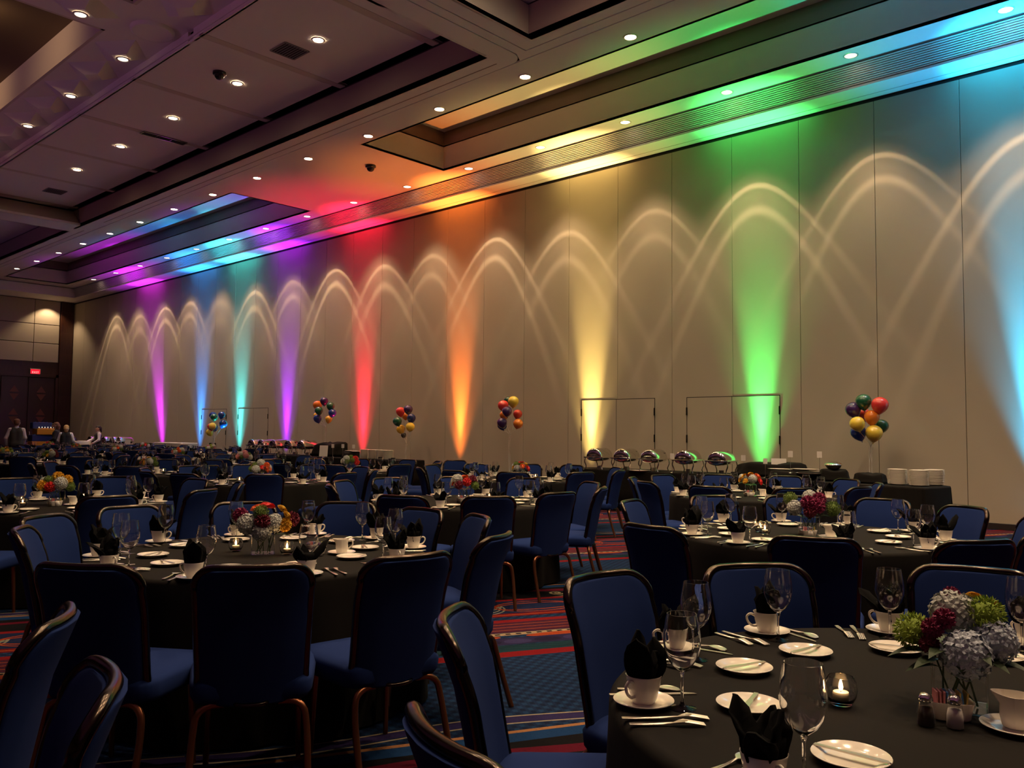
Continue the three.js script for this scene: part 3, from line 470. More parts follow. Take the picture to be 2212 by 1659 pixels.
// ---------------------------------------------------------------- flowers
const petalCluster = (n, R, pl, pw, curl, flatness, sd) => { // many small petals over a dome
  let s = sd * 7919 + 13; const r = () => { s = (s * 16807) % 2147483647; return s / 2147483647; };
  const pos = [];
  for (let i = 0; i < n; i++) {
    const y = 1 - (i + 0.5) / n * (1 + flatness), ph = i * 2.39996 + 0.3 * r(), q = Math.sqrt(Math.max(0, 1 - y * y)), d = V(q * Math.cos(ph), y, q * Math.sin(ph)), rad = R * (0.9 + 0.18 * r());
    const up = Math.abs(d.y) > 0.9 ? V(1, 0, 0) : V(0, 1, 0), t1 = V().crossVectors(up, d).normalize(), t2 = V().crossVectors(d, t1), sp = r() * 7;
    const a1 = t1.clone().multiplyScalar(Math.cos(sp)).addScaledVector(t2, Math.sin(sp)), a2 = V().crossVectors(d, a1), c = d.clone().multiplyScalar(rad);
    for (const [u, v] of [[1, 0], [-1, 0], [0, 1], [0, -1]].slice(0, curl < 0 ? 1 : 4)) {
      const e = a1.clone().multiplyScalar(u).addScaledVector(a2, v), f = V().crossVectors(d, e), tip = c.clone().addScaledVector(e, pl).addScaledVector(d, Math.abs(curl) * pl), m1 = c.clone().addScaledVector(e, pl * 0.55).addScaledVector(f, pw).addScaledVector(d, 0.25 * Math.abs(curl) * pl), m2 = c.clone().addScaledVector(e, pl * 0.55).addScaledVector(f, -pw).addScaledVector(d, 0.25 * Math.abs(curl) * pl);
      for (const p of [c, m1, tip, c, tip, m2]) pos.push(p.x, p.y, p.z);
    }
  }
  const g = new THREE.BufferGeometry(); g.setAttribute('position', new THREE.Float32BufferAttribute(pos, 3)); g.computeVertexNormals(); const core = new THREE.SphereGeometry(R * 0.86, 12, 8); return join([g, core]);
};
const ray = (n, layers, L, w, lift, sd) => { // daisy or mum: rings of long petals
  const pos = []; for (let k = 0; k < layers; k++) { const len = L * (1 - 0.13 * k), up = lift + 0.34 * k; for (let i = 0; i < n; i++) { const a = (i + 0.5 * k) / n * 2 * Math.PI + sd, c = Math.cos(a), s = Math.sin(a), b = V(0.25 * len * c, 0.004 * k, 0.25 * len * s), t = V(len * c, len * up * 0.6, len * s), n1 = V(-s * w, 0.002, c * w), m = b.clone().lerp(t, 0.65).add(V(0, 0.12 * len, 0)); const p1 = m.clone().add(n1), p2 = m.clone().sub(n1); for (const p of [b, p1, t, b, t, p2]) pos.push(p.x, p.y, p.z); } }
  const g = new THREE.BufferGeometry(); g.setAttribute('position', new THREE.Float32BufferAttribute(pos, 3)); g.computeVertexNormals(); return join([g, new THREE.SphereGeometry(L * 0.34, 10, 6).scale(1, 0.6, 1).translate(0, 0.004, 0)]);
};
const leafGeo = (L, w) => { const rings = [], pos = []; const f = (t) => w * Math.sin(Math.PI * Math.pow(t, 0.8)), y = (t) => 0.35 * L * t - 0.4 * L * t * t; for (let i = 0; i < 8; i++) { const t = i / 8, u = (i + 1) / 8, a = [L * t, y(t), 0], b = [L * u, y(u), 0]; for (const s of [1, -1]) { const c = [L * t, y(t) + 0.25 * f(t), s * f(t)], d = [L * u, y(u) + 0.25 * f(u), s * f(u)]; pos.push(...a, ...b, ...d, ...a, ...d, ...c); } } const g = new THREE.BufferGeometry(); g.setAttribute('position', new THREE.Float32BufferAttribute(pos, 3)); g.computeVertexNormals(); return g; };
const FG = { hyd: petalCluster(110, 0.055, 0.014, 0.0065, 0.35, 0.75, 3), ball: petalCluster(420, 0.036, 0.011, 0.0022, -0.9, 0.8, 5), mum: ray(24, 6, 0.039, 0.0055, 0.05, 0), rose: petalCluster(46, 0.026, 0.022, 0.011, 0.7, 0.5, 9), gerb: ray(26, 3, 0.048, 0.0045, 0.05, 0.4), leaf: leafGeo(0.12, 0.024), leaf2: leafGeo(0.15, 0.018) };
const FM = { white: mat([0.40, 0.41, 0.39], 0.8), blue: mat([0.40, 0.44, 0.52], 0.8), green: mat([0.10, 0.16, 0.02], 0.8), lime: mat([0.24, 0.34, 0.03], 0.8), magenta: mat([0.24, 0.012, 0.075], 0.75), wine: mat([0.16, 0.008, 0.03], 0.75), yellow: mat([0.6, 0.33, 0.015], 0.75), orange: mat([0.62, 0.10, 0.012], 0.75), red: mat([0.6, 0.02, 0.02], 0.75), leaf: mat([0.022, 0.045, 0.012], 0.65), stem: mat([0.06, 0.10, 0.025], 0.6), pink: mat([0.5, 0.18, 0.2], 0.7) };
const vaseGeo = (() => { const s = 0.062, h = 0.13, g = []; for (let k = 0; k < 4; k++) g.push(new THREE.PlaneGeometry(2 * s, h).translate(0, h / 2, s).rotateY(k * Math.PI / 2)); g.push(new THREE.PlaneGeometry(2 * s, 2 * s).rotateX(-Math.PI / 2).translate(0, 0.003, 0)); return join(g); })();
const vaseEdge = (() => { const s = 0.062, h = 0.13, g = []; for (const [x, z] of [[1, 1], [1, -1], [-1, 1], [-1, -1]]) g.push(rod([x * s, 0, z * s], [x * s, h, z * s], 0.0022, 0.0022, 5)); for (const y of [0.002, h]) for (const [a, b] of [[[-s, s], [s, s]], [[-s, -s], [s, -s]], [[s, -s], [s, s]], [[-s, -s], [-s, s]]]) g.push(rod([a[0], y, a[1]], [b[0], y, b[1]], 0.0022, 0.0022, 5)); return join(g); })();
// heads: [geometry, colour, x, y, z, scale]; placed about the vase
function flowers(x, z, turn, label, heads, leaves) {
  const t = thing('flower_arrangement', label, 'flowers', [x, TOP, z], turn);
  mesh('vase', vaseGeo, MF.glass, t); mesh('vase_rim', vaseEdge, MF.solidGlass, t);
  mesh('stems', join(heads.slice(0, 8).map(([, , a, b, c], i) => rod([0.04 * Math.cos(i * 2.4), 0.006, 0.04 * Math.sin(i * 2.4)], [a * 0.6, b * 0.8, c * 0.6], 0.0028, 0.0022, 5))), FM.stem, t);
  for (const [g, m, a, b, c, s = 1] of heads) { const o = mesh({ hyd: 'hydrangea', ball: 'green_bloom', mum: 'chrysanthemum', rose: 'carnation', gerb: 'gerbera' }[g], FG[g], FM[m], t); o.position.set(a, b, c); o.scale.setScalar(s); o.quaternion.setFromUnitVectors(V(0, 1, 0), V(a, Math.max(0.05, b - 0.14), c).normalize()); }
  leaves.forEach(([a, y, s = 1, k = 'leaf'], i) => { const o = mesh('leaf', FG[k], FM.leaf, t); o.rotation.set(0, -a, 0); o.position.set(0.05 * Math.cos(a), y, 0.05 * Math.sin(a)); o.scale.setScalar(s); });
  return t;
}

// ---------------------------------------------------------------- the tables and what is set on them
const RAD = Math.PI / 180;
const NTH = ['front seat', 'first seat', 'second seat', 'third seat', 'fourth seat', 'fifth seat', 'sixth seat', 'seventh seat', 'eighth seat', 'ninth seat'];
// seats are counted clockwise (seen from above) from the one that faces away from the viewer's side
function seatNames(c, angles) {
  const a0 = Math.atan2(-c[1], -c[0]), turn = (a) => { let d = a * RAD - a0; while (d < -0.3) d += 2 * Math.PI; while (d >= 2 * Math.PI - 0.3) d -= 2 * Math.PI; return d; };
  const o = angles.map((a, i) => [turn(a), i]).sort((p, q) => p[0] - q[0]), n = []; o.forEach(([, i], k) => { n[i] = k ? NTH[k] + ' clockwise from the front' : 'front seat'; }); return n;
}
function setting(c, a, seat, table, level, k) {
  const A = a * RAD, P = (r, da, y = TOP) => { const q = A + da * RAD; return [c[0] + r * Math.cos(q), y, c[1] + r * Math.sin(q)]; };
  const say = (what) => `${what}, ${seat}, ${table}`;
  const j = () => rr(-1, 1), out = -A;                       // rotation that lays local +x along the radius
  const cp = P(0.85 + 0.012 * j(), 2 + j());
  piece('saucer', buildSaucer, cp, 0, say('white saucer'), 'saucers');
  piece('cup', buildCup, [cp[0], TOP + 0.0062, cp[2]], level === 0 && c[0] > -1 ? -A + (55 + 15 * j()) * RAD : rr(0, 6.28), say('white coffee cup'), 'coffee cups');
  const v = (k * 7 + Math.round(c[0] * 3) + 90) % 4;
  piece('napkin' + v, () => tag(mesh(numbered('napkin'), napkinGeos[v], MF.napkin, scene), 'x', 'napkin'), [cp[0], TOP + 0.014, cp[2]], rr(0, 6.28), say('black cloth napkin in a cup'), 'napkins folded into the cups');
  piece('glass', buildGlass, P(0.757 + 0.012 * j(), j()), rr(0, 6), say('empty wine glass'), 'wine glasses');
  const pp = P(0.58 + 0.015 * j(), -2 + 2 * j());
  piece('plate', buildPlate, pp, 0, say('white bread plate'), 'bread plates');
  if (level < 2) piece('butter', cutBuild('butter_knife', butterGeo, 'knife'), [pp[0], TOP + 0.0185, pp[2]], out + rr(0.7, 2.2), say('butter knife across bread plate'), 'butter knives');
  if (level < 2) {
    const f = P(0.815, -6.2); piece('fork', cutBuild('dinner_fork', FK, 'fork'), [f[0], TOP + 0.001, f[2]], out + Math.PI + rr(-0.12, 0.12), say('silver dinner fork'), 'dinner forks');
    const n = P(0.81, 7.6); piece('knife', cutBuild('dinner_knife', KN, 'knife'), [n[0], TOP + 0.001, n[2]], out + Math.PI + rr(-0.05, 0.05), say('silver dinner knife'), 'dinner knives');
  }
  if (level < 1) {
    const f = P(0.825, -9.2); piece('salad', cutBuild('salad_fork', FS, 'fork'), [f[0], TOP + 0.001, f[2]], out + Math.PI + rr(-0.16, 0.16), say('short salad fork'), 'salad forks');
    const s = P(0.82, 10.2); piece('spoon', cutBuild('teaspoon', SP, 'spoon'), [s[0], TOP + 0.001, s[2]], out + Math.PI + rr(-0.05, 0.05), say('teaspoon beside the knife'), 'teaspoons');
  }
}
const buildShaker = (fill) => () => { const t = thing(fill ? 'salt_shaker' : 'pepper_shaker', 'x', 'shaker'); mesh('glass_body', lathe([[0.0225, 0.001], [0.0215, 0.03], [0.016, 0.058], [0.0155, 0.06]], 8), MF.glass, t); mesh('contents', lathe([[0, 0.003], [0.0195, 0.003], [0.0185, 0.03], [0.0158, 0.045], [0, 0.046]], 8), fill ? MF.white : mat([0.05, 0.035, 0.025], 0.9), t); mesh('cap', lathe([[0.0165, 0.058], [0.0175, 0.06], [0.0165, 0.068], [0.011, 0.077], [0, 0.079]], 14), MF.chrome, t); return t; };
const buildCaddy = () => { const t = thing('sugar_caddy', 'x', 'caddy'); mesh('bowl', loft([[0.026, 0.0, 1], [0.03, 0.004, 1], [0.036, 0.042, 1], [0.0375, 0.046, 1], [0.034, 0.042, 1], [0.028, 0.008, 1]].map(([h, y]) => superRing(20, h * 1.45, h, 0.45, (x, z) => [x, y, z]))), MF.china, t); const cols = [FM.pink, MF.white, mat([0.6, 0.45, 0.1], 0.8), mat([0.06, 0.2, 0.42], 0.8)]; for (let k = 0; k < 9; k++) mesh('packet', box(0.004, 0.055, 0.036).rotateZ(0.12 * Math.sin(k * 3)).translate(-0.034 + k * 0.0085, 0.04, 0), cols[(k * 5) % 4 === 3 ? 3 : k < 3 ? 0 : k < 6 ? 1 : 2 + (k % 2)], t); return t; };
const buildCreamer = () => { const t = thing('creamer', 'x', 'pitcher'); mesh('body', (() => { const g = lathe([[0, 0.002], [0.026, 0.002], [0.03, 0.006], [0.035, 0.03], [0.034, 0.055], [0.039, 0.078], [0.0375, 0.079], [0.032, 0.055], [0.033, 0.03], [0.027, 0.008], [0, 0.006]], 28), p = g.attributes.position; for (let i = 0; i < p.count; i++) { const y = p.getY(i), x = p.getX(i); if (y > 0.045 && x < 0) { const q = (y - 0.045) / 0.034, u = Math.pow(Math.min(1, -x / 0.039), 3); p.setX(i, x - 0.016 * q * q * u); p.setZ(i, p.getZ(i) * (1 - 0.2 * q * u)); p.setY(i, y + 0.004 * q * u); } } g.computeVertexNormals(); return g; })(), MF.china, t); mesh('handle', tube([[0.034, 0.068, 0], [0.055, 0.07, 0], [0.06, 0.045, 0], [0.034, 0.022, 0]], 0.0045, 16, 7), MF.china, t); return t; };
function centre(c, table, level, opt = {}) {
  const th = Math.atan2(-c[0], -c[1]), L = (x, z) => [c[0] + x * Math.cos(th) + z * Math.sin(th), TOP, c[1] - x * Math.sin(th) + z * Math.cos(th)];
  const s = opt.items || [[0.02, 0.22, 0.085, 0.2]];
  piece('pepper', buildShaker(false), L(opt.px ?? -0.06, 0.2), 0, `pepper shaker with chrome cap, ${table}`, undefined);
  piece('salt', buildShaker(true), L((opt.px ?? -0.06) + 0.062, 0.185), 0, `salt shaker with chrome cap, ${table}`, undefined);
  piece('caddy', buildCaddy, L((opt.px ?? -0.06) + 0.05, 0.11), th + 0.3, `white china caddy of sugar packets, ${table}`, undefined);
  const q = L((opt.px ?? -0.06) + 0.19, 0.13); piece('saucer', buildSaucer, q, 0, `white saucer under the creamer, ${table}`); piece('creamer', buildCreamer, [q[0], TOP + 0.0062, q[2]], th - 0.1, `white china creamer with a lip, ${table}`);
  (opt.candles || [[-0.27, 0.1], [0.22, -0.2]]).forEach(([x, z], i) => { const p = L(x, z); votive(p[0], p[2], `lit votive candle ${i ? 'behind' : 'in front of'} the flowers, ${table}`); });
}
let clothN = 0;
function table(c, name, label, seats, chairs, level, heads, leaves, opt = {}) {
  const t = thing('banquet_table', label, 'table', [c[0], 0, c[1]], rr(0, 6), 'round banquet tables'); mesh('tablecloth', clothGeos[clothN++ % 3], MF.black, t); mesh('tabletop', topGeo, M.wood, t); mesh('frame_legs', pedGeo, M.darkMetal, t);
  const sn = seatNames(c, seats); seats.forEach((a, i) => setting(c, a, sn[i], name, level, i));
  const cn = seatNames(c, chairs.map((q) => q[0])); chairs.forEach(([a, r, tw = 0], i) => { const A = a * RAD, x = c[0] + (r - 0.34) * Math.cos(A), z = c[1] + (r - 0.34) * Math.sin(A); chair(x, z, Math.atan2(-Math.cos(A), -Math.sin(A)) + tw, `blue upholstered banquet chair, ${cn[i]}, ${name}`, 'banquet chairs'); });
  const th = Math.atan2(-c[0], -c[1]), off = opt.flowerAt || [0, 0];
  flowers(c[0] + off[0], c[1] + off[1], th, opt.flowerLabel || `low flower arrangement in a glass cube vase, ${name}`, heads, leaves);
  centre(c, name, level, opt);
}
const LV = [[2.6, 0.14], [3.5, 0.12, 1.1], [0.3, 0.13], [5.2, 0.13, 0.9], [1.6, 0.12, 0.8], [4.3, 0.15, 0.9, 'leaf2']];
const bouquet = (cols, s = 1) => { const spots = [[0, 0.25, 0.0], [0.075, 0.225, 0.03], [-0.075, 0.225, 0.02], [0.02, 0.2, 0.095], [-0.06, 0.17, 0.085], [0.1, 0.165, 0.05], [-0.115, 0.18, 0.02], [0.0, 0.225, -0.08], [0.09, 0.18, -0.06], [-0.09, 0.2, -0.06]]; return spots.map((p, i) => { const [g, m, k = 1] = cols[i % cols.length]; return [g, m, p[0] * s, p[1], p[2] * s, k]; }); };
// near table on the right
table([-0.62, -2.42], 'pale hydrangea table', 'nearest round table under a black cloth, pale blue hydrangeas on it', [99, 136, 174, -155, -124, -94, -60, -25, 15, 57],
  [[-175, 1.3], [-143, 1.25], [-104, 1.37], [149, 1.4, 0.12], [109, 1.5], [-66, 1.4], [-30, 1.42]], 0,
  [['hyd', 'white', -0.012, 0.235, -0.009, 0.97], ['hyd', 'blue', 0.016, 0.150, 0.077, 1.01], ['hyd', 'blue', 0.082, 0.180, 0.027, 0.88], ['rose', 'magenta', -0.031, 0.230, 0.054, 0.63], ['rose', 'magenta', -0.058, 0.205, 0.063, 0.63], ['rose', 'wine', -0.066, 0.165, 0.068, 0.57], ['ball', 'lime', -0.105, 0.185, 0.027, 1.10], ['ball', 'lime', 0.062, 0.240, 0.000, 1.10], ['mum', 'yellow', 0.039, 0.275, -0.045, 0.62], ['mum', 'yellow', 0.086, 0.255, -0.054, 0.62], ['rose', 'magenta', -0.016, 0.275, -0.045, 0.53]],
  [[2.7, 0.13, 1.1], [2.2, 0.12, 1], [3.6, 0.14, 1.1], [0.3, 0.12], [1.5, 0.12, 0.8], [5, 0.15], [2.0, 0.15, 0.9], [2.45, 0.1, 0.9], [3.1, 0.12, 0.9], [0.8, 0.13, 0.9], [1.1, 0.15, 0.9], [4.2, 0.14], [5.7, 0.13]], { flowerAt: [-0.03, 0.0], flowerLabel: 'pale hydrangeas with magenta carnations and lime blooms in a glass cube vase', px: -0.1, candles: [[-0.3, 0.14]] });
// near table on the left
table([-4.31, -2.58], 'orange gerbera table', 'round table under a black cloth, orange and yellow flowers on it', [122, 88, 51, 14, -24, -60, -95, -128, -162, 162],
  [[32, 1.62], [56, 1.6], [8, 1.6], [-64, 1.33], [-23, 1.46], [117, 1.24], [174, 1.5], [-124, 1.42], [-91, 1.25], [146, 1.42], [-155, 1.42]], 0,
  [['gerb', 'red', 0.02, 0.265, 0.02, 1], ['gerb', 'orange', -0.03, 0.255, 0.02, 1], ['ball', 'green', -0.015, 0.235, 0.075, 1], ['mum', 'yellow', 0.1, 0.245, 0.03, 1], ['mum', 'yellow', 0.125, 0.215, 0.06, 0.8], ['rose', 'yellow', 0.115, 0.165, 0.07, 0.9], ['hyd', 'white', -0.085, 0.17, 0.05, 1], ['hyd', 'white', 0.055, 0.175, 0.06, 0.9], ['hyd', 'white', -0.01, 0.13, 0.085, 0.9], ['rose', 'wine', -0.005, 0.19, 0.1, 1], ['rose', 'magenta', -0.125, 0.215, 0, 1], ['rose', 'wine', 0.155, 0.19, 0.01, 1]],
  [[2.9, 0.17, 1.1], [3.3, 0.13], [0.4, 0.1], [0.2, 0.16, 0.8], [1.6, 0.12, 0.7]], { flowerLabel: 'orange and red gerberas with yellow mums and white hydrangeas in a glass vase', px: 0.24, candles: [[0.13, 0.1], [-0.15, -0.1]] });
table([-2.5, -5.8], 'magenta carnation table', 'round table under a black cloth, magenta flowers on it, near the plate stacks', [128, 96, 50, 12, -25, -60, -97, -130, -164, 163],
  [[66, 1.72], [97, 1.75], [167, 1.38], [-150, 1.36], [-90, 1.5], [38, 1.72], [-120, 1.4], [-60, 1.42], [-25, 1.42], [8, 1.5]], 0,
  [['hyd', 'white', -0.1, 0.19, 0.05, 0.9], ['hyd', 'white', 0, 0.26, -0.02, 0.9], ['rose', 'magenta', 0.05, 0.21, 0.08, 1.2], ['rose', 'magenta', -0.01, 0.23, 0.08, 1.2], ['rose', 'magenta', 0.06, 0.255, 0.03, 1.1], ['mum', 'yellow', 0.08, 0.27, -0.03, 0.9], ['ball', 'green', -0.13, 0.25, 0, 1.1], ['ball', 'green', 0.15, 0.19, 0.02, 1.2], ['rose', 'wine', 0.0, 0.17, 0.1, 1]], LV, { flowerLabel: 'magenta carnations with white and green blooms in a glass cube vase', candles: [[-0.3, 0.12], [-0.34, -0.02]] });
table([-4.6, -9.05], 'yellow cluster table', 'round table under a black cloth in front of the near buffet', [120, 84, 48, 12, -24, -60, -96, -132, -168, 156],
  [[118, 1.4], [80, 1.45], [45, 1.42], [10, 1.4], [-28, 1.4], [-62, 1.42], [-98, 1.38], [-135, 1.4], [-170, 1.42], [154, 1.4]], 1,
  bouquet([['mum', 'yellow', 1], ['gerb', 'orange', 1], ['mum', 'yellow', 1], ['hyd', 'white', 0.8], ['mum', 'yellow'], ['gerb', 'red']]), LV, { flowerLabel: 'yellow mums with one orange gerbera in a glass vase before the buffet', candles: [[-0.24, 0.1], [0.2, 0.1]] });
table([-6.15, -5.95], 'dark red flower table', 'round table under a black cloth, dark red flowers on it, beside the aisle', [130, 94, 58, 22, -14, -50, -86, -122, -158, 166],
  [[37, 1.68], [8, 1.45], [122, 1.36], [62, 1.72], [-64, 1.46], [152, 1.4], [-176, 1.4], [-140, 1.42], [-105, 1.4], [-30, 1.42]], 1,
  bouquet([['gerb', 'orange', 0.9], ['rose', 'wine', 1], ['hyd', 'white', 0.9], ['rose', 'red', 1], ['rose', 'wine'], ['ball', 'green'], ['mum', 'orange', 0.8]]), LV, { candles: [[-0.22, 0.06], [0.25, -0.1]] });
const TEN = (a0) => [...Array(10).keys()].map((k) => a0 + 36 * k);
const SIT = (a0) => TEN(a0).map((a) => [a + rr(-4, 4), rr(1.5, 1.64), rr(-0.08, 0.08)]);
const more = [
  [[-8.55, -9.45], 'orange-red gerbera table', 'round table near the yellow-lit wall, orange-red gerberas on it', 15, 1, [['gerb', 'red', 1.1], ['mum', 'yellow'], ['ball', 'green'], ['gerb', 'orange'], ['hyd', 'white', 0.8]]],
  [[-8.3, -2.85], 'yellow rose table', 'round table at the left edge, yellow roses and a red one on it', 5, 1, [['rose', 'yellow', 1.2], ['rose', 'yellow', 1.1], ['ball', 'green'], ['hyd', 'white'], ['rose', 'red', 1.1], ['ball', 'green']]],
  [[-10.3, -6.1], 'white hydrangea table', 'round table in the middle of the room, white hydrangeas on it', 25, 1, [['hyd', 'white'], ['rose', 'orange'], ['ball', 'green'], ['gerb', 'red', 0.8]]],
  [[-12.0, -8.85], 'red carnation table', 'round table in front of the large plate stack, red carnations on it', 8, 1, [['ball', 'green'], ['rose', 'red', 1.2], ['hyd', 'white'], ['ball', 'green', 1.1]]],
  [[-13.2, -5.85], 'golden mum table', 'round table in the middle of the room, golden mums on it', 30, 2, [['mum', 'yellow'], ['ball', 'green'], ['mum', 'orange', 0.8], ['hyd', 'white', 0.8]]],
  [[-15.3, -8.7], 'pink bloom table', 'round table before the middle buffet, pink blooms on it', 12, 2, [['hyd', 'pink'], ['ball', 'green'], ['hyd', 'white', 0.9]]],
  [[-18.2, -6.1], 'yellow button table', 'round table in the far half, small yellow button flowers on it', 2, 2, [['mum', 'yellow'], ['rose', 'wine'], ['ball', 'green'], ['hyd', 'white']]],
  [[-21.3, -6.2], 'single gold mum table', 'round table at the far left edge, one gold mum on it', 20, 2, [['mum', 'yellow', 1.2], ['ball', 'green'], ['ball', 'lime']]],
  [[-19.2, -9.2], 'orange tulip table', 'round table before the violet-lit wall, orange blooms on it', 33, 2, [['rose', 'orange'], ['hyd', 'white'], ['ball', 'green']]],
  [[-22.9, -9.3], 'coral gerbera table', 'round table before the turquoise-lit wall, coral gerberas on it', 10, 2, [['gerb', 'orange'], ['hyd', 'white'], ['ball', 'green']]],
  [[-26.6, -9.6], 'amber flower table', 'round table near the brick bar, amber flowers on it', 18, 2, [['mum', 'orange'], ['mum', 'yellow'], ['ball', 'green']]],
  [[-25.2, -6.4], 'pale mixed flower table', 'round table by the far left edge, pale mixed flowers on it', 28, 2, [['hyd', 'white'], ['ball', 'green'], ['rose', 'yellow']]],
  [[-27.4, -12.0], 'scarlet gerbera table', 'round table before the blue-lit wall, scarlet gerberas on it', 6, 2, [['gerb', 'red', 1.2], ['ball', 'green'], ['hyd', 'white']]],
  [[-23.4, -12.2], 'lime bloom table', 'round table beside the turquoise streak, lime blooms on it', 22, 2, [['ball', 'lime'], ['hyd', 'white'], ['rose', 'pink']]],
  [[-30.6, -10.2], 'farthest yellow flower table', 'farthest round table, yellow flowers on it, in front of the waiters', 14, 2, [['mum', 'yellow'], ['ball', 'green'], ['rose', 'red']]],
];
for (const [c, name, label, a0, level, cols] of more) table(c, name, label, TEN(a0), SIT(a0), level, bouquet(cols), LV);
// chairs pulled up to a table just outside the frame, and one left by the wall
chair(-2.72, -0.62, Math.atan2(-0.5, 0.87), 'blue chair cut by the lower left frame edge, its trim edge showing', 'banquet chairs');
chair(-1.96, -0.44, Math.atan2(-0.3, 0.95), 'blue chair seen edge-on at the bottom left, curved bronze trim shining', 'banquet chairs');
chair(-11.3, -10.6, 0.6, 'blue chair standing apart, back to the wall, before the orange streak', 'banquet chairs');

// ---------------------------------------------------------------- buffets along the wall
function drapeGeo(w, d, h, sd) {
  const per = []; const n = 84; for (let i = 0; i < n; i++) { const a = i / n * 2 * Math.PI, c = Math.cos(a), s = Math.sin(a); per.push([Math.sign(c) * Math.pow(Math.abs(c), 0.18) * w / 2, Math.sign(s) * Math.pow(Math.abs(s), 0.18) * d / 2]); }
  const rings = []; for (const [k, y, f] of [[0.97, h, 0], [1, h - 0.006, 0], [1.002, h - 0.03, 0.2], [1.01, h * 0.5, 0.7], [1.015, 0.012, 1]]) rings.push(per.map(([x, z], i) => { const q = f * (0.018 * Math.sin(i * 1.9 + sd) + 0.012 * Math.sin(i * 3.3 + 2 * sd)); return [x * k + q * Math.sign(x) * (Math.abs(x) > w / 2 - 0.05), y, z * k + q * Math.sign(z) * (Math.abs(z) > d / 2 - 0.05)]; }));
  return loft(rings);
}
const lumpGeo = (w, d, h, sd) => { let s = sd * 1237 + 7; const r = () => { s = (s * 16807) % 2147483647; return s / 2147483647; }; const off = [...Array(60)].map(() => r()); const rings = []; for (const [k, y] of [[1.15, 0], [1.04, h * 0.25], [0.98, h * 0.6], [0.95, h * 0.9], [0.85, h], [0.45, h * 1.02]]) rings.push(superRing(28, w / 2 * k, d / 2 * k, 0.5, (x, z) => { const a = Math.atan2(z, x), q = 0.05 * Math.sin(5 * a + 9 * off[0]) + 0.035 * Math.sin(11 * a + 6 * off[1] + y * 9); return [x * (1 + q), y * (1 + 0.12 * Math.sin(3 * a + off[2] * 6)), z * (1 + q)]; })); return loft(rings); };
const TB = 0.76;
function buffet(x, z, w, d, turn, label, m = MF.black) { const t = thing('buffet_table', label, 'table', [x, 0, z], turn); mesh('table_drape', drapeGeo(w, d, TB, x), m, t); return t; }
function riser(x, z, w, d, h, turn, label) { return solo('draped_riser', lumpGeo(w, d, h, Math.round(100 + 10 * x)), MF.black, label, 'riser', [x, TB, z], turn); }
buffet(-8.72, -13.62, 4.1, 0.95, 0, 'long black-draped buffet table under the near row of chafing dishes');
buffet(-5.25, -12.95, 3.3, 0.95, -0.16, 'black-draped buffet table holding platters and three plate stacks');
buffet(-20.5, -13.6, 6.6, 0.9, 0, 'long black-draped buffet table under the middle row of chafing dishes');
buffet(-16.75, -13.5, 1.9, 0.9, 0, 'short black-draped table under the wide plate stack');
buffet(-33.6, -13.6, 5.0, 0.9, 0, 'black-draped buffet table under the far row of chafing dishes');
// roll-top chafing dishes
const chafe = (() => {
  const barrel = (y0, y1, sgn) => { const rings = []; for (const [z, k] of [[-0.27, 0.3], [-0.265, 0.72], [-0.25, 0.9], [-0.22, 1], [0.22, 1], [0.25, 0.92], [0.268, 0.75], [0.275, 0.4]]) { const ring = []; for (let i = 0; i <= 14; i++) { const a = i / 14 * Math.PI; ring.push([0.175 * k * Math.cos(a), y0 + sgn * y1 * k * Math.sin(a), z]); } rings.push(ring); } return loft(rings); };
  return { lid: barrel(0.235, 0.18, 1), pan: barrel(0.232, 0.075, -1), rail: join([rbox(0.40, 0.025, 0.03, 0.006, 0, 0.235, 0.275), rbox(0.40, 0.025, 0.03, 0.006, 0, 0.235, -0.275), rbox(0.03, 0.025, 0.56, 0.006, 0.19, 0.235, 0), rbox(0.03, 0.025, 0.56, 0.006, -0.19, 0.235, 0)]), leg: [[1, 1], [1, -1], [-1, 1], [-1, -1]].map(([a, b]) => tube([[0.185 * a, 0.235, 0.24 * b], [0.2 * a, 0.15, 0.25 * b], [0.17 * a, 0.06, 0.24 * b], [0.19 * a, 0, 0.255 * b]], 0.011, 14, 6)), handle: tube([[-0.06, 0.285, 0.262], [-0.055, 0.285, 0.305], [0.055, 0.285, 0.305], [0.06, 0.285, 0.262]], 0.007, 14, 6), burner: cyl(0.045, 0.045, 0.07, 16, 0, 0.035, 0) };
})();
const chafeBuild = () => { const t = thing('chafing_dish', 'x', 'chafing dish'); mesh('lid', toCreasedNormals(chafe.lid, 0.6), MF.chrome, t); mesh('pan', toCreasedNormals(chafe.pan, 0.6), MF.chrome, t); mesh('rail', chafe.rail, MF.chrome, t); for (const g of chafe.leg) mesh('leg', g, MF.chrome, t); mesh('handle', chafe.handle, MF.chrome, t); mesh('burner', chafe.burner, MF.steel, t); return t; };
const ORD5 = ['first', 'second', 'third', 'fourth', 'fifth'];
[[-10.05, -13.42], [-9.4, -13.42], [-8.78, -13.42], [-8.05, -13.42], [-7.38, -13.42]].forEach(([x, z], i) => piece('chafe', chafeBuild, [x, TB, z], 0.16, `roll-top chrome chafing dish on the near buffet, ${ORD5[i]} from its left end`));
[[-23.0, -13.5], [-22.45, -13.5], [-21.8, -13.5], [-21.0, -13.5], [-20.35, -13.5]].forEach(([x, z], i) => piece('chafe', chafeBuild, [x, TB + 0.02, z], 0.1, `chrome chafing dish before the violet streak, ${ORD5[i]} from the left`));
[[-35.4, -13.5], [-34.7, -13.5], [-34.0, -13.5], [-33.2, -13.5], [-32.6, -13.5]].forEach(([x, z], i) => piece('chafe', chafeBuild, [x, TB, z], 0.1, `chrome chafing dish on the far buffet, ${ORD5[i]} from the left`));
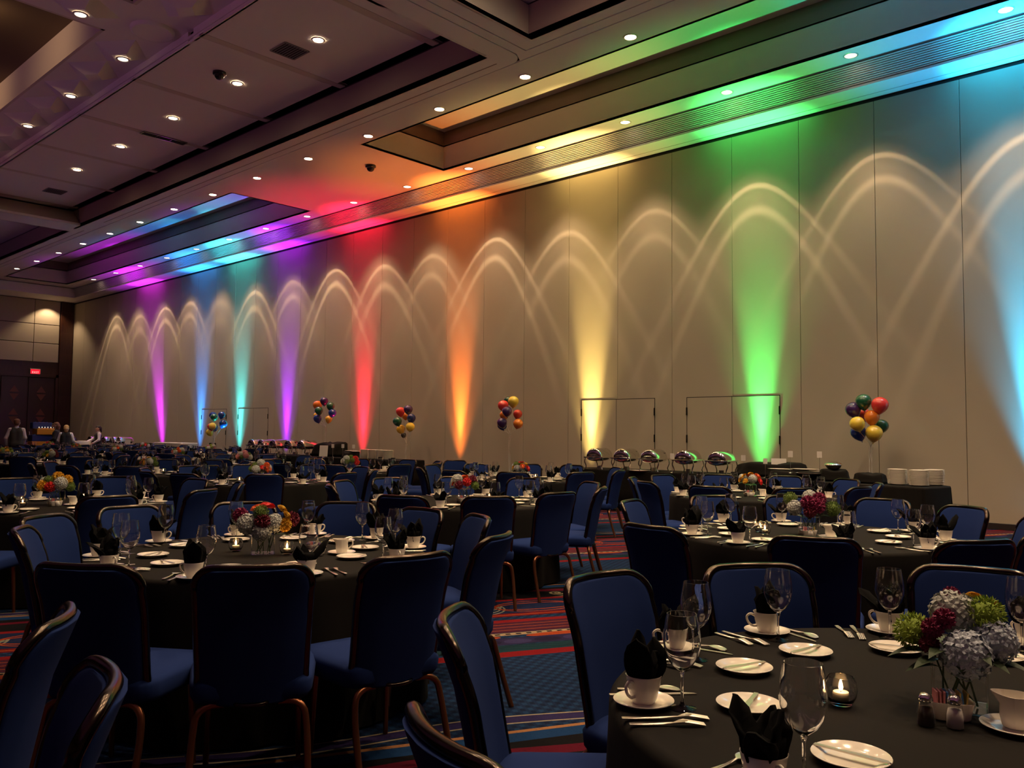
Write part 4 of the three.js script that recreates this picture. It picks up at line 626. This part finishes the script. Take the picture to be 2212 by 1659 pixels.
// stacks of dinner plates
const dinner = plateG(0.135, 0.018), buildDinner = () => tag(mesh(numbered('dinner_plate'), dinner, MF.china, scene), 'x', 'plate');
const NUM = ['', 'second', 'third', 'fourth', 'fifth', 'sixth', 'seventh', 'eighth', 'ninth', 'tenth', 'eleventh', 'twelfth', 'thirteenth', 'fourteenth', 'fifteenth', 'sixteenth', 'seventeenth', 'eighteenth', 'nineteenth', 'twentieth', 'twenty-first', 'twenty-second', 'twenty-third'];
const stack = (x, z, y, n, label, group) => { for (let k = 0; k < n; k++) piece('dinner', buildDinner, [x + rr(-0.003, 0.003), y + k * 0.0098, z + rr(-0.003, 0.003)], 0, `${k === n - 1 ? 'topmost' : k === 0 ? 'lowest' : NUM[n - 1 - k] + ' from the top'} ${label}`, group); };
[[-4.18, -12.72, 'left stack on the near table end'], [-3.86, -12.62, 'front right stack on the near table end'], [-3.76, -12.98, 'rear right stack on the near table end']].forEach(([x, z, s], i) => stack(x, z, TB, 22, `white dinner plate, ${s}`, 'dinner plates, ' + s));
[-17.45, -17.12, -16.8, -16.5].forEach((x, i) => stack(x, -13.3, TB, 23, `white dinner plate, wide stack, ${ORD5[i]} pile from left`, 'dinner plates of the wide stack, pile ' + ORD5[i]));
// draped risers, platters, cards
riser(-6.5, -13.5, 1.15, 0.55, 0.22, 0.1, 'lump of black cloth over a riser beside the chafing dishes');
riser(-5.8, -13.05, 1.0, 0.55, 0.12, -0.1, 'black-draped low riser under the white platters');
riser(-5.2, -12.95, 0.42, 0.4, 0.17, 0.3, 'small black-draped riser topped by a silver bowl');
riser(-4.6, -12.8, 0.42, 0.34, 0.14, 0, 'low black cloth heap beside the left plate stack');
riser(-19.5, -13.65, 1.25, 0.5, 0.36, 0, 'tall black-draped box behind the white menu frame');
riser(-18.1, -13.5, 0.75, 0.5, 0.15, 0, 'black-draped riser holding white platters, before the red streak');
riser(-31.2, -13.6, 0.9, 0.5, 0.18, 0, 'dark cloth heap at the end of the far buffet');
const platter = loft([[0.95, 0.004], [1, 0.0], [1.3, 0.016], [1.32, 0.018], [1.28, 0.018], [0.98, 0.006]].map(([k, y]) => superRing(28, 0.17 * k, 0.11 * k, 1, (x, z) => [x, y, z])));
const buildPlatter = () => tag(mesh(numbered('platter'), platter, MF.china, scene), 'x', 'platter');
for (const [x, y, z, l] of [[-6.1, TB + 0.135, -13.05, 'white oval platter on the left of the low black riser'], [-5.72, TB + 0.145, -13.1, 'white oval platter in the middle of the low black riser'], [-5.5, TB + 0.1, -12.78, 'white oval platter at the front of the low riser'], [-8.95, TB + 0.002, -13.2, 'white oval dish on the cloth before the chafing dishes'], [-18.3, TB + 0.17, -13.5, 'white platter on the riser before the red streak'], [-17.9, TB + 0.16, -13.4, 'second white platter on the riser before the red streak']]) piece('platter', buildPlatter, [x, y, z], 0.1, l);
const buildCard = () => { const t = thing('card_holder', 'x', 'sign'); mesh('card', box(0.075, 0.1, 0.004, 0, 0.3, 0), mat([0.62, 0.58, 0.53], 0.7), t); mesh('stem', rod([0, 0.004, 0], [0, 0.26, 0], 0.003), MF.steel, t); mesh('foot', cyl(0.03, 0.034, 0.008, 16, 0, 0.004, 0), MF.steel, t); return t; };
for (const [x, z, l, s = 1, y = 0] of [[-6.95, -13.4, 'white food card on a thin stem beside the fifth near chafing dish'], [-8.28, -13.25, 'white food card on a stem between the third and fourth chafing dishes'], [-6.35, -13.0, 'white food card standing at the left of the platters', 0.9], [-5.85, -12.85, 'tiny white card on a tall stem above the platters', 1, 0.1], [-5.42, -12.95, 'second tiny white card on a tall stem above the platters', 1, 0.1], [-18.85, -13.3, 'white food card left of the red streak'], [-18.4, -13.3, 'white food card before the red streak', 1.02], [-18.0, -13.35, 'white food card at the right of the red streak'], [-20.3, -13.3, 'raised white card above the fifth middle chafing dish', 1.3]]) { const c = piece('card', buildCard, [x, TB + y, z], Math.atan2(-x, -z) * 0.6, l); c.scale.setScalar(s); }
const buildMenu = () => { const t = thing('menu_frame', 'x', 'sign'); mesh('sheet', box(0.24, 0.3, 0.006).rotateX(-0.12).translate(0, 0.16, 0), mat([0.66, 0.62, 0.58], 0.6), t); mesh('stand', box(0.12, 0.012, 0.1, 0, 0.006, -0.03), MF.glass, t); return t; };
for (const [x, z, l] of [[-19.2, -13.25, 'white menu sheet standing before the tall black-draped box'], [-31.75, -13.25, 'white menu sheet at the end of the far buffet'], [-6.28, -13.35, 'tilted white menu sheet beside the cloth lump on the near buffet']]) piece('menu', buildMenu, [x, TB, z], 0.5, l);
{ const t = thing('serving_bowl', 'silver serving bowl on the small black riser', 'bowl', [-5.2, TB + 0.17, -12.95]); mesh('bowl', lathe([[0, 0.002], [0.05, 0.004], [0.1, 0.03], [0.13, 0.075], [0.134, 0.078], [0.125, 0.072], [0.09, 0.034], [0, 0.01]], 28), MF.chrome, t); mesh('lid', lathe([[0.132, 0.078], [0.12, 0.1], [0.07, 0.125], [0, 0.132]], 28), MF.chrome, t); }
{ const t = thing('serving_counter', 'pale cloth-covered counter where the magenta streak meets the wall', 'counter', [-28.95, 0, -13.75]); mesh('cloth', drapeGeo(2.1, 0.7, 1.0, 3), mat([0.5, 0.45, 0.42], 0.8), t); }
// white round station, brick bar
{ const t = thing('carving_station', 'small round station under a white cloth beside the waiters', 'table', [-34.0, 0, -12.4]); mesh('cloth', lathe([[0, 0.99], [0.36, 0.99], [0.375, 0.98], [0.38, 0.9], [0.42, 0.02]], 36), MF.white, t); piece('platter', buildPlatter, [-34.0, 0.99, -12.4], 0.4, 'white platter on the white round station'); const s = thing('food_warmer', 'dark domed food warmer on the white round station', 'warmer', [-34.05, 1.0, -12.2]); mesh('dome', lathe([[0.13, 0], [0.12, 0.06], [0.07, 0.12], [0, 0.14]], 20), M.dome, s); mesh('knob', new THREE.SphereGeometry(0.02, 10, 8).translate(0, 0.15, 0), MF.chrome, s); }
{ const t = thing('brick_bar', 'bar counter built of oversized blue and orange toy bricks', 'bar', [-34.1, 0, -11.15], Math.PI / 2);
  const bl = mat([0.012, 0.03, 0.16], 0.4), or = mat([0.62, 0.27, 0.02], 0.4), stud = (x, y, z, n, m, p) => { for (let k = 0; k < n; k++) mesh('stud', cyl(0.04, 0.04, 0.03, 12, x + k * 0.13, y, z), m, p); };
  for (const [w, h, d, x, y, z, m] of [[0.95, 0.42, 0.5, 0, 0.21, 0, bl], [0.97, 0.3, 0.5, 0, 0.79 - 0.22 + 0.02, 0, or], [0.95, 0.24, 0.46, 0.0, 0.86, 0, or], [0.93, 0.24, 0.46, 0, 1.1, 0, bl], [0.76, 0.22, 0.5, 0.06, 1.335, 0.02, or], [0.66, 0.24, 0.3, -0.06, 1.56, -0.15, bl]]) { const b = mesh('brick', rbox(w, h - 0.006, d, 0.012, x, y, z), m, t); stud(x - w / 2 + 0.09, y + h / 2 + 0.01, z + d / 2 - 0.07, Math.floor((w - 0.1) / 0.13), m, b); }
  for (let k = 0; k < 6; k++) piece('barcandle', () => { const c = thing('tea_light', 'x', 'candle'); mesh('cup', cyl(0.03, 0.026, 0.035, 14, 0, 0.018, 0), MF.white, c); mesh('flame', flameGeo.clone().scale(1.6, 1.2, 1.6).translate(0, 0.036, 0), mat([1, 0.8, 0.5], 0.5, 0, { emissive: [3, 2.6, 2] }), c); return c; }, [-33.92, 1.447, -10.92 - k * 0.1], 0, `tiny white tea light on the brick bar, ${[...ORD5, 'sixth'][k]} from the right end`, 'tea lights on the brick bar');
}
// ---------------------------------------------------------------- balloon bunches
{
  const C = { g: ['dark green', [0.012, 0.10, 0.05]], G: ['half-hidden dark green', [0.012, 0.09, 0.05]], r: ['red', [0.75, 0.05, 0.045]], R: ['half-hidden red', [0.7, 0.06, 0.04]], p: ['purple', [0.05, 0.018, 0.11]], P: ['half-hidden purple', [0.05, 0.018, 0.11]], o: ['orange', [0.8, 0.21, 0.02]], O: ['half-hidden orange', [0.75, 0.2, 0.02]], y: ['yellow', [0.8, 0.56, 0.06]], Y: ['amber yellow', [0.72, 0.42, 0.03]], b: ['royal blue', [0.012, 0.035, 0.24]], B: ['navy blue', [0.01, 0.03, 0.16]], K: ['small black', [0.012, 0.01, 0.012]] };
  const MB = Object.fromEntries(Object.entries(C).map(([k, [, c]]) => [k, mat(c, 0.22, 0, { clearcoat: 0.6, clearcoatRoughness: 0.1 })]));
  const body = lathe([[0, -1.18], [0.06, -1.14], [0.16, -1.1], [0.42, -0.9], [0.7, -0.62], [0.9, -0.28], [0.985, 0.05], [0.96, 0.35], [0.82, 0.64], [0.56, 0.87], [0.28, 0.985], [0, 1.02]], 28), knot = lathe([[0, -1.13], [0.05, -1.16], [0.035, -1.2], [0.1, -1.28], [0, -1.26]], 12);
  const where = ['beside the near plate stacks', 'between the orange and yellow streaks', 'right of the red streak', 'left of the red streak', 'between the blue and turquoise streaks'];
  const B = [
    [[-5.16, 2.02, -14.13, 0.130, 'g'], [-4.90, 1.96, -14.13, 0.136, 'r'], [-5.33, 1.89, -14.13, 0.131, 'p'], [-5.03, 1.76, -14.13, 0.122, 'o'], [-5.18, 1.65, -13.9, 0.122, 'y'], [-4.99, 1.50, -14.1, 0.136, 'y'], [-5.25, 1.51, -14.13, 0.130, 'b'], [-4.97, 1.62, -14.39, 0.115, 'G'], [-5.25, 1.82, -14.39, 0.101, 'R']],
    [[-13.41, 2.08, -14.18, 0.129, 'r'], [-13.09, 2.17, -14.18, 0.128, 'y'], [-13.51, 2.21, -14.44, 0.098, 'G'], [-13.12, 1.94, -14.0, 0.117, 'p'], [-13.62, 1.87, -14.44, 0.109, 'O'], [-13.19, 1.89, -14.44, 0.108, 'R'], [-12.94, 1.66, -14.18, 0.116, 'o'], [-13.27, 1.68, -14.0, 0.118, 'p'], [-13.68, 1.63, -14.44, 0.121, 'B']],
    [[-16.81, 2.03, -14.18, 0.120, 'p'], [-17.12, 1.98, -14.18, 0.122, 'r'], [-17.22, 1.87, -14.44, 0.098, 'O'], [-16.99, 1.81, -14.44, 0.122, 'B'], [-17.02, 1.72, -14.0, 0.121, 'g'], [-16.72, 1.58, -14.18, 0.120, 'y'], [-17.40, 1.52, -14.44, 0.123, 'Y'], [-17.28, 1.36, -14.44, 0.074, 'K']],
    [[-20.65, 2.32, -14.23, 0.122, 'p'], [-20.98, 2.21, -14.23, 0.136, 'o'], [-20.33, 2.17, -14.23, 0.120, 'g'], [-20.64, 2.04, -14.05, 0.121, 'g'], [-20.23, 1.97, -14.23, 0.120, 'b'], [-21.37, 1.91, -14.49, 0.111, 'Y'], [-20.77, 1.81, -14.1, 0.122, 'b'], [-20.78, 1.80, -14.49, 0.109, 'Y']],
    [[-27.22, 1.95, -14.23, 0.128, 'b'], [-27.10, 1.97, -14.49, 0.128, 'B'], [-26.89, 1.88, -14.1, 0.127, 'g'], [-26.98, 1.67, -14.49, 0.144, 'B'], [-27.32, 1.57, -14.23, 0.128, 'r'], [-27.59, 1.52, -14.49, 0.129, 'P'], [-26.78, 1.58, -14.0, 0.126, 'y'], [-27.41, 1.37, -14.23, 0.128, 'y']]];
  const ends = [[-5.08, 0.06, -14.2], [-13.3, 0.06, -14.3], [-17.0, 0.06, -14.3], [-20.7, 0.06, -14.35], [-27.2, 0.06, -14.3]], pos = ['upper', 'higher', 'middle', 'lower', 'lowest'];
  B.forEach((bunch, i) => {
    const same = {}; bunch.forEach(([, , , , c]) => { same[c] = (same[c] || 0) + 1; }); const hi = {};
    const e = ends[i], gy = Math.min(...bunch.map((b) => b[1])) - 0.22;
    for (const [x, y, z, r, c] of bunch) {
      const w = same[c] > 1 ? (hi[c] ? 'lower ' : 'upper ') : ''; hi[c] = 1;
      const t = thing('balloon', `${w}${C[c][0]} balloon in the bunch ${where[i]}`, 'balloon', [x, y, z]); t.scale.setScalar(r);
      const d = V(x - e[0], y - 1.0, z - e[2]).normalize(); t.quaternion.setFromUnitVectors(V(0, 1, 0), d); mesh('skin', body, MB[c], t); mesh('knot', knot, MB[c], t);
      const inv = t.quaternion.clone().invert(), loc = (p) => p.clone().sub(t.position).applyQuaternion(inv).multiplyScalar(1 / r), top = V(x, y, z).addScaledVector(d, -1.24 * r), gx = V(e[0], gy, e[2]);
      mesh('string', tube([loc(top), loc(top.clone().lerp(gx, 0.5).add(V(0, 0.02, 0))), loc(gx)], 0.0022 / r, 6, 4), MF.white, t);
    }
    const low = Math.min(...bunch.map((b) => b[1])) - 0.12, w = thing('balloon_ribbons', `pale ribbons hanging below the balloon bunch ${where[i]}`, 'ribbon', e);
    for (let k = 0; k < 4; k++) mesh('ribbon', tube([[0.012 * k - 0.02, 0.03, 0], [0.03 * Math.sin(k * 2 + i), (low - e[1]) * 0.35, 0.03 * Math.cos(k)], [-0.02 * Math.cos(k * 3), (low - e[1]) * 0.7, 0.02], [0.02 * k - 0.03, low - e[1] - 0.1, 0]], 0.0035, 20, 4), MF.white, w);
    mesh('weight', lathe([[0, 0], [0.05, 0], [0.055, 0.03], [0.02, 0.06], [0, 0.06]], 12).translate(0, e[1] > 0.5 ? 0 : -0.06, 0), MF.steel, w);
  });
}

// ---------------------------------------------------------------- people in the far corner
// bones: [ax, ay, az, ra, bx, by, bz, rb]; the field is a smooth union of tapered capsules
function blob(bones, lo, hi, cell, k = 0.03) {
  const size = Math.max(hi[0] - lo[0], hi[1] - lo[1], hi[2] - lo[2]), n = Math.ceil(size / cell), mc = new MarchingCubes(n, new THREE.MeshBasicMaterial(), false, false, 60000);
  mc.isolation = 0; mc.reset(); const s = size / n, c = [(lo[0] + hi[0]) / 2, (lo[1] + hi[1]) / 2, (lo[2] + hi[2]) / 2];
  for (let z = 0; z < n; z++) for (let y = 0; y < n; y++) for (let x = 0; x < n; x++) {
    const p = [c[0] + (x - n / 2) * s, c[1] + (y - n / 2) * s, c[2] + (z - n / 2) * s]; let e = 0;
    for (const [ax, ay, az, ra, bx, by, bz, rb] of bones) { const dx = bx - ax, dy = by - ay, dz = bz - az, px = p[0] - ax, py = p[1] - ay, pz = p[2] - az, L = dx * dx + dy * dy + dz * dz || 1e-9, t = Math.max(0, Math.min(1, (px * dx + py * dy + pz * dz) / L)), d = Math.hypot(px - t * dx, py - t * dy, pz - t * dz) - (ra + (rb - ra) * t); e += Math.exp(-d / k * 1.6); }
    mc.field[x + y * n + z * n * n] = e > 0 ? k / 1.6 * Math.log(e) : -1;
  }
  mc.update(); const g = new THREE.BufferGeometry(), m = mc.count, P = mc.positionArray.slice(0, m * 3);
  for (let i = 0; i < m; i++) for (let q = 0; q < 3; q++) P[i * 3 + q] = c[q] + P[i * 3 + q] * size / 2;
  g.setAttribute('position', new THREE.BufferAttribute(P, 3)); const w = mergeVertices(g, 1e-4); w.computeVertexNormals(); return w;
}
const SKIN = mat([0.52, 0.28, 0.19], 0.6), SHIRT = mat([0.66, 0.6, 0.62], 0.8), VEST = mat([0.018, 0.018, 0.02], 0.85), PANTS = mat([0.008, 0.008, 0.01], 0.85);
// joints of a standing figure facing +z, 1.75 m; each arm is [elbow, wrist]
function person(pos, turn, scale, label, o) {
  const t = thing('person', label, 'person', pos, turn); t.scale.setScalar(scale);
  const arms = [[-1, o.left], [1, o.right]], B = [], S = [], Vs = [], P = [], lean = o.lean || 0, hx = lean * 1.6;
  const H = [hx, 1.62, 0.02 + hx * 0.4];
  B.push([H[0], 1.66, H[2] - 0.01, 0.088, H[0], 1.6, H[2] + 0.01, 0.075], [H[0], 1.6, H[2] + 0.02, 0.06, H[0], 1.55, H[2] + 0.035, 0.045], [H[0], 1.625, H[2] + 0.09, 0.012, H[0], 1.6, H[2] + 0.105, 0.014], [H[0] - 0.085, 1.63, H[2], 0.014, H[0] - 0.088, 1.6, H[2], 0.01], [H[0] + 0.085, 1.63, H[2], 0.014, H[0] + 0.088, 1.6, H[2], 0.01], [H[0] - 0.03, 1.645, H[2] + 0.07, 0.016, H[0] + 0.03, 1.645, H[2] + 0.07, 0.016], [H[0] * 0.9, 1.42, 0, 0.06, H[0], 1.55, H[2] - 0.01, 0.055]);
  const torso = (g) => [[-0.13 + hx * 0.8, 1.4, -0.01, 0.065 + g, 0.13 + hx * 0.8, 1.4, -0.01, 0.065 + g], [-0.08 + hx * 0.7, 1.32, 0.01, 0.115 + g, -0.07, 1.05, 0, 0.105 + g], [0.08 + hx * 0.7, 1.32, 0.01, 0.115 + g, 0.07, 1.05, 0, 0.105 + g], [-0.075, 0.95, -0.01, 0.115 + g, 0.075, 0.95, -0.01, 0.115 + g]];
  B.push(...torso(-0.012));
  for (const [s, [e, w]] of arms) {
    const sh = [s * 0.185 + hx * 0.8, 1.405, -0.01];
    B.push([...sh, 0.05, ...e, 0.038], [...e, 0.037, ...w, 0.025]); S.push([...sh, 0.064, ...e, 0.05], [...e, 0.05, ...w.map((q, i) => e[i] + (q - e[i]) * 0.9), 0.037]);
    const d = V(w[0] - e[0], w[1] - e[1], w[2] - e[2]).normalize(), side = V(d.y, -d.x, 0).lengthSq() > 0.01 ? V(d.y, -d.x, 0).normalize() : V(1, 0, 0), pt = (f, q) => [w[0] + d.x * f + side.x * q, w[1] + d.y * f + side.y * q, w[2] + d.z * f + side.z * q];
    B.push([...pt(0.01, 0), 0.026, ...pt(0.075, 0), 0.03]); for (const [q, L] of [[-0.03, 0.15], [-0.01, 0.165], [0.01, 0.16], [0.03, 0.14]]) B.push([...pt(0.08, q), 0.0095, ...pt(L, q * 1.15), 0.008]); B.push([...pt(0.03, 0.02), 0.012, ...pt(0.09, 0.055), 0.009]);
  }
  for (const s of [-1, 1]) { B.push([s * 0.095, 0.9, 0, 0.085, s * 0.1, 0.48, 0.015, 0.055], [s * 0.1, 0.48, 0.015, 0.054, s * 0.11, 0.08, -0.01, 0.036]); P.push([s * 0.095, 0.92, 0, 0.1, s * 0.1, 0.48, 0.015, 0.076], [s * 0.1, 0.48, 0.015, 0.076, s * 0.11, 0.075, -0.01, 0.066]); }
  P.push([-0.075, 0.93, -0.01, 0.125, 0.075, 0.93, -0.01, 0.125]);
  const lo = [-0.75, 0, -0.75], hi = [0.75, 1.8, 0.75];
  const body = mesh('body', blob(B, lo, hi, 0.02, 0.02), SKIN, t);
  mesh('hair', blob(o.hair(H), [H[0] - 0.2, H[1] - 0.22, H[2] - 0.2], [H[0] + 0.2, H[1] + 0.18, H[2] + 0.2], 0.012, 0.02), o.hairM, t);
  mesh('shirt', blob([...torso(0.004), ...S, [hx * 0.85, 1.44, -0.005, 0.07, hx * 0.9, 1.475, 0, 0.066]], lo, hi, 0.022, 0.02), o.shirtM || SHIRT, t);
  if (o.vest) mesh('vest', blob(torso(0.02).map((q, i) => (i === 0 ? [q[0] * 0.72 + hx * 0.2, 1.4, -0.01, 0.085, q[4] * 0.72 + hx * 0.2, 1.4, -0.01, 0.085] : q)), lo, hi, 0.022, 0.02), o.vestM || VEST, t);
  mesh('trousers', blob(P, lo, hi, 0.025, 0.02), PANTS, t);
  for (const s of [-1, 1]) mesh('shoe', rbox(0.09, 0.07, 0.27, 0.03, s * 0.11, 0.036, 0.04, 3), M.dome, t);
}
const short = (H) => [[H[0], H[1] + 0.055, H[2] - 0.025, 0.088, H[0], H[1] - 0.0, H[2] - 0.045, 0.078], [H[0], H[1] + 0.06, H[2] - 0.0, 0.085, H[0], H[1] + 0.075, H[2] + 0.045, 0.05]];
const bob = (H) => [...short(H), [H[0], H[1] - 0.02, H[2] - 0.06, 0.085, H[0], H[1] - 0.1, H[2] - 0.06, 0.075]];
const tail = (H) => [...short(H), [H[0], H[1] + 0.03, H[2] - 0.1, 0.045, H[0], H[1] - 0.12, H[2] - 0.12, 0.03]];
const AWAY = 2.35 + Math.PI - Math.PI;                        // faces away from the viewer's side
const face = (dx, dz) => Math.atan2(dx, dz);
person([-30.4, 0, -9.12], face(-0.95, -0.3), 1.0, 'man in a dark vest and white shirt, seen from behind', { left: [[-0.25, 1.14, -0.03], [-0.21, 0.93, 0.12]], right: [[0.29, 1.13, -0.02], [0.27, 0.9, 0.1]], hair: short, hairM: mat([0.2, 0.09, 0.045], 0.8), vest: 1, vestM: mat([0.05, 0.05, 0.04], 0.85) });
person([-31.8, 0, -11.12], face(-0.9, -0.4), 0.9, 'blonde woman in a black vest and white blouse, seen from behind', { left: [[-0.26, 1.15, 0.0], [-0.2, 0.96, 0.18]], right: [[0.27, 1.15, 0], [0.22, 0.95, 0.17]], hair: bob, hairM: mat([0.55, 0.34, 0.16], 0.8), vest: 1 });
person([-33.4, 0, -11.35], face(-0.5, 0.8), 0.96, 'dark-clothed woman half hidden behind the blonde waitress', { left: [[-0.24, 1.13, 0.02], [-0.15, 1.0, 0.22]], right: [[0.24, 1.13, 0.02], [0.14, 1.02, 0.22]], hair: bob, hairM: mat([0.16, 0.07, 0.04], 0.8), shirtM: VEST });
person([-34.9, 0, -11.75], face(0.9, 0.3), 0.94, 'person behind the brick bar, only the head showing', { left: [[-0.24, 1.13, 0.02], [-0.2, 0.95, 0.2]], right: [[0.24, 1.13, 0.02], [0.2, 0.95, 0.2]], hair: short, hairM: mat([0.06, 0.035, 0.025], 0.8), shirtM: PANTS });
person([-33.7, 0, -12.95], face(-0.2, 0.98), 0.9, 'waitress in a white shirt reaching toward the white station', { left: [[-0.22, 1.18, 0.16], [-0.12, 1.08, 0.42]], right: [[0.27, 1.15, 0.02], [0.2, 1.0, 0.24]], hair: tail, hairM: mat([0.02, 0.012, 0.01], 0.7), vest: 1, lean: -0.02 });

renderer.render(scene, camera);
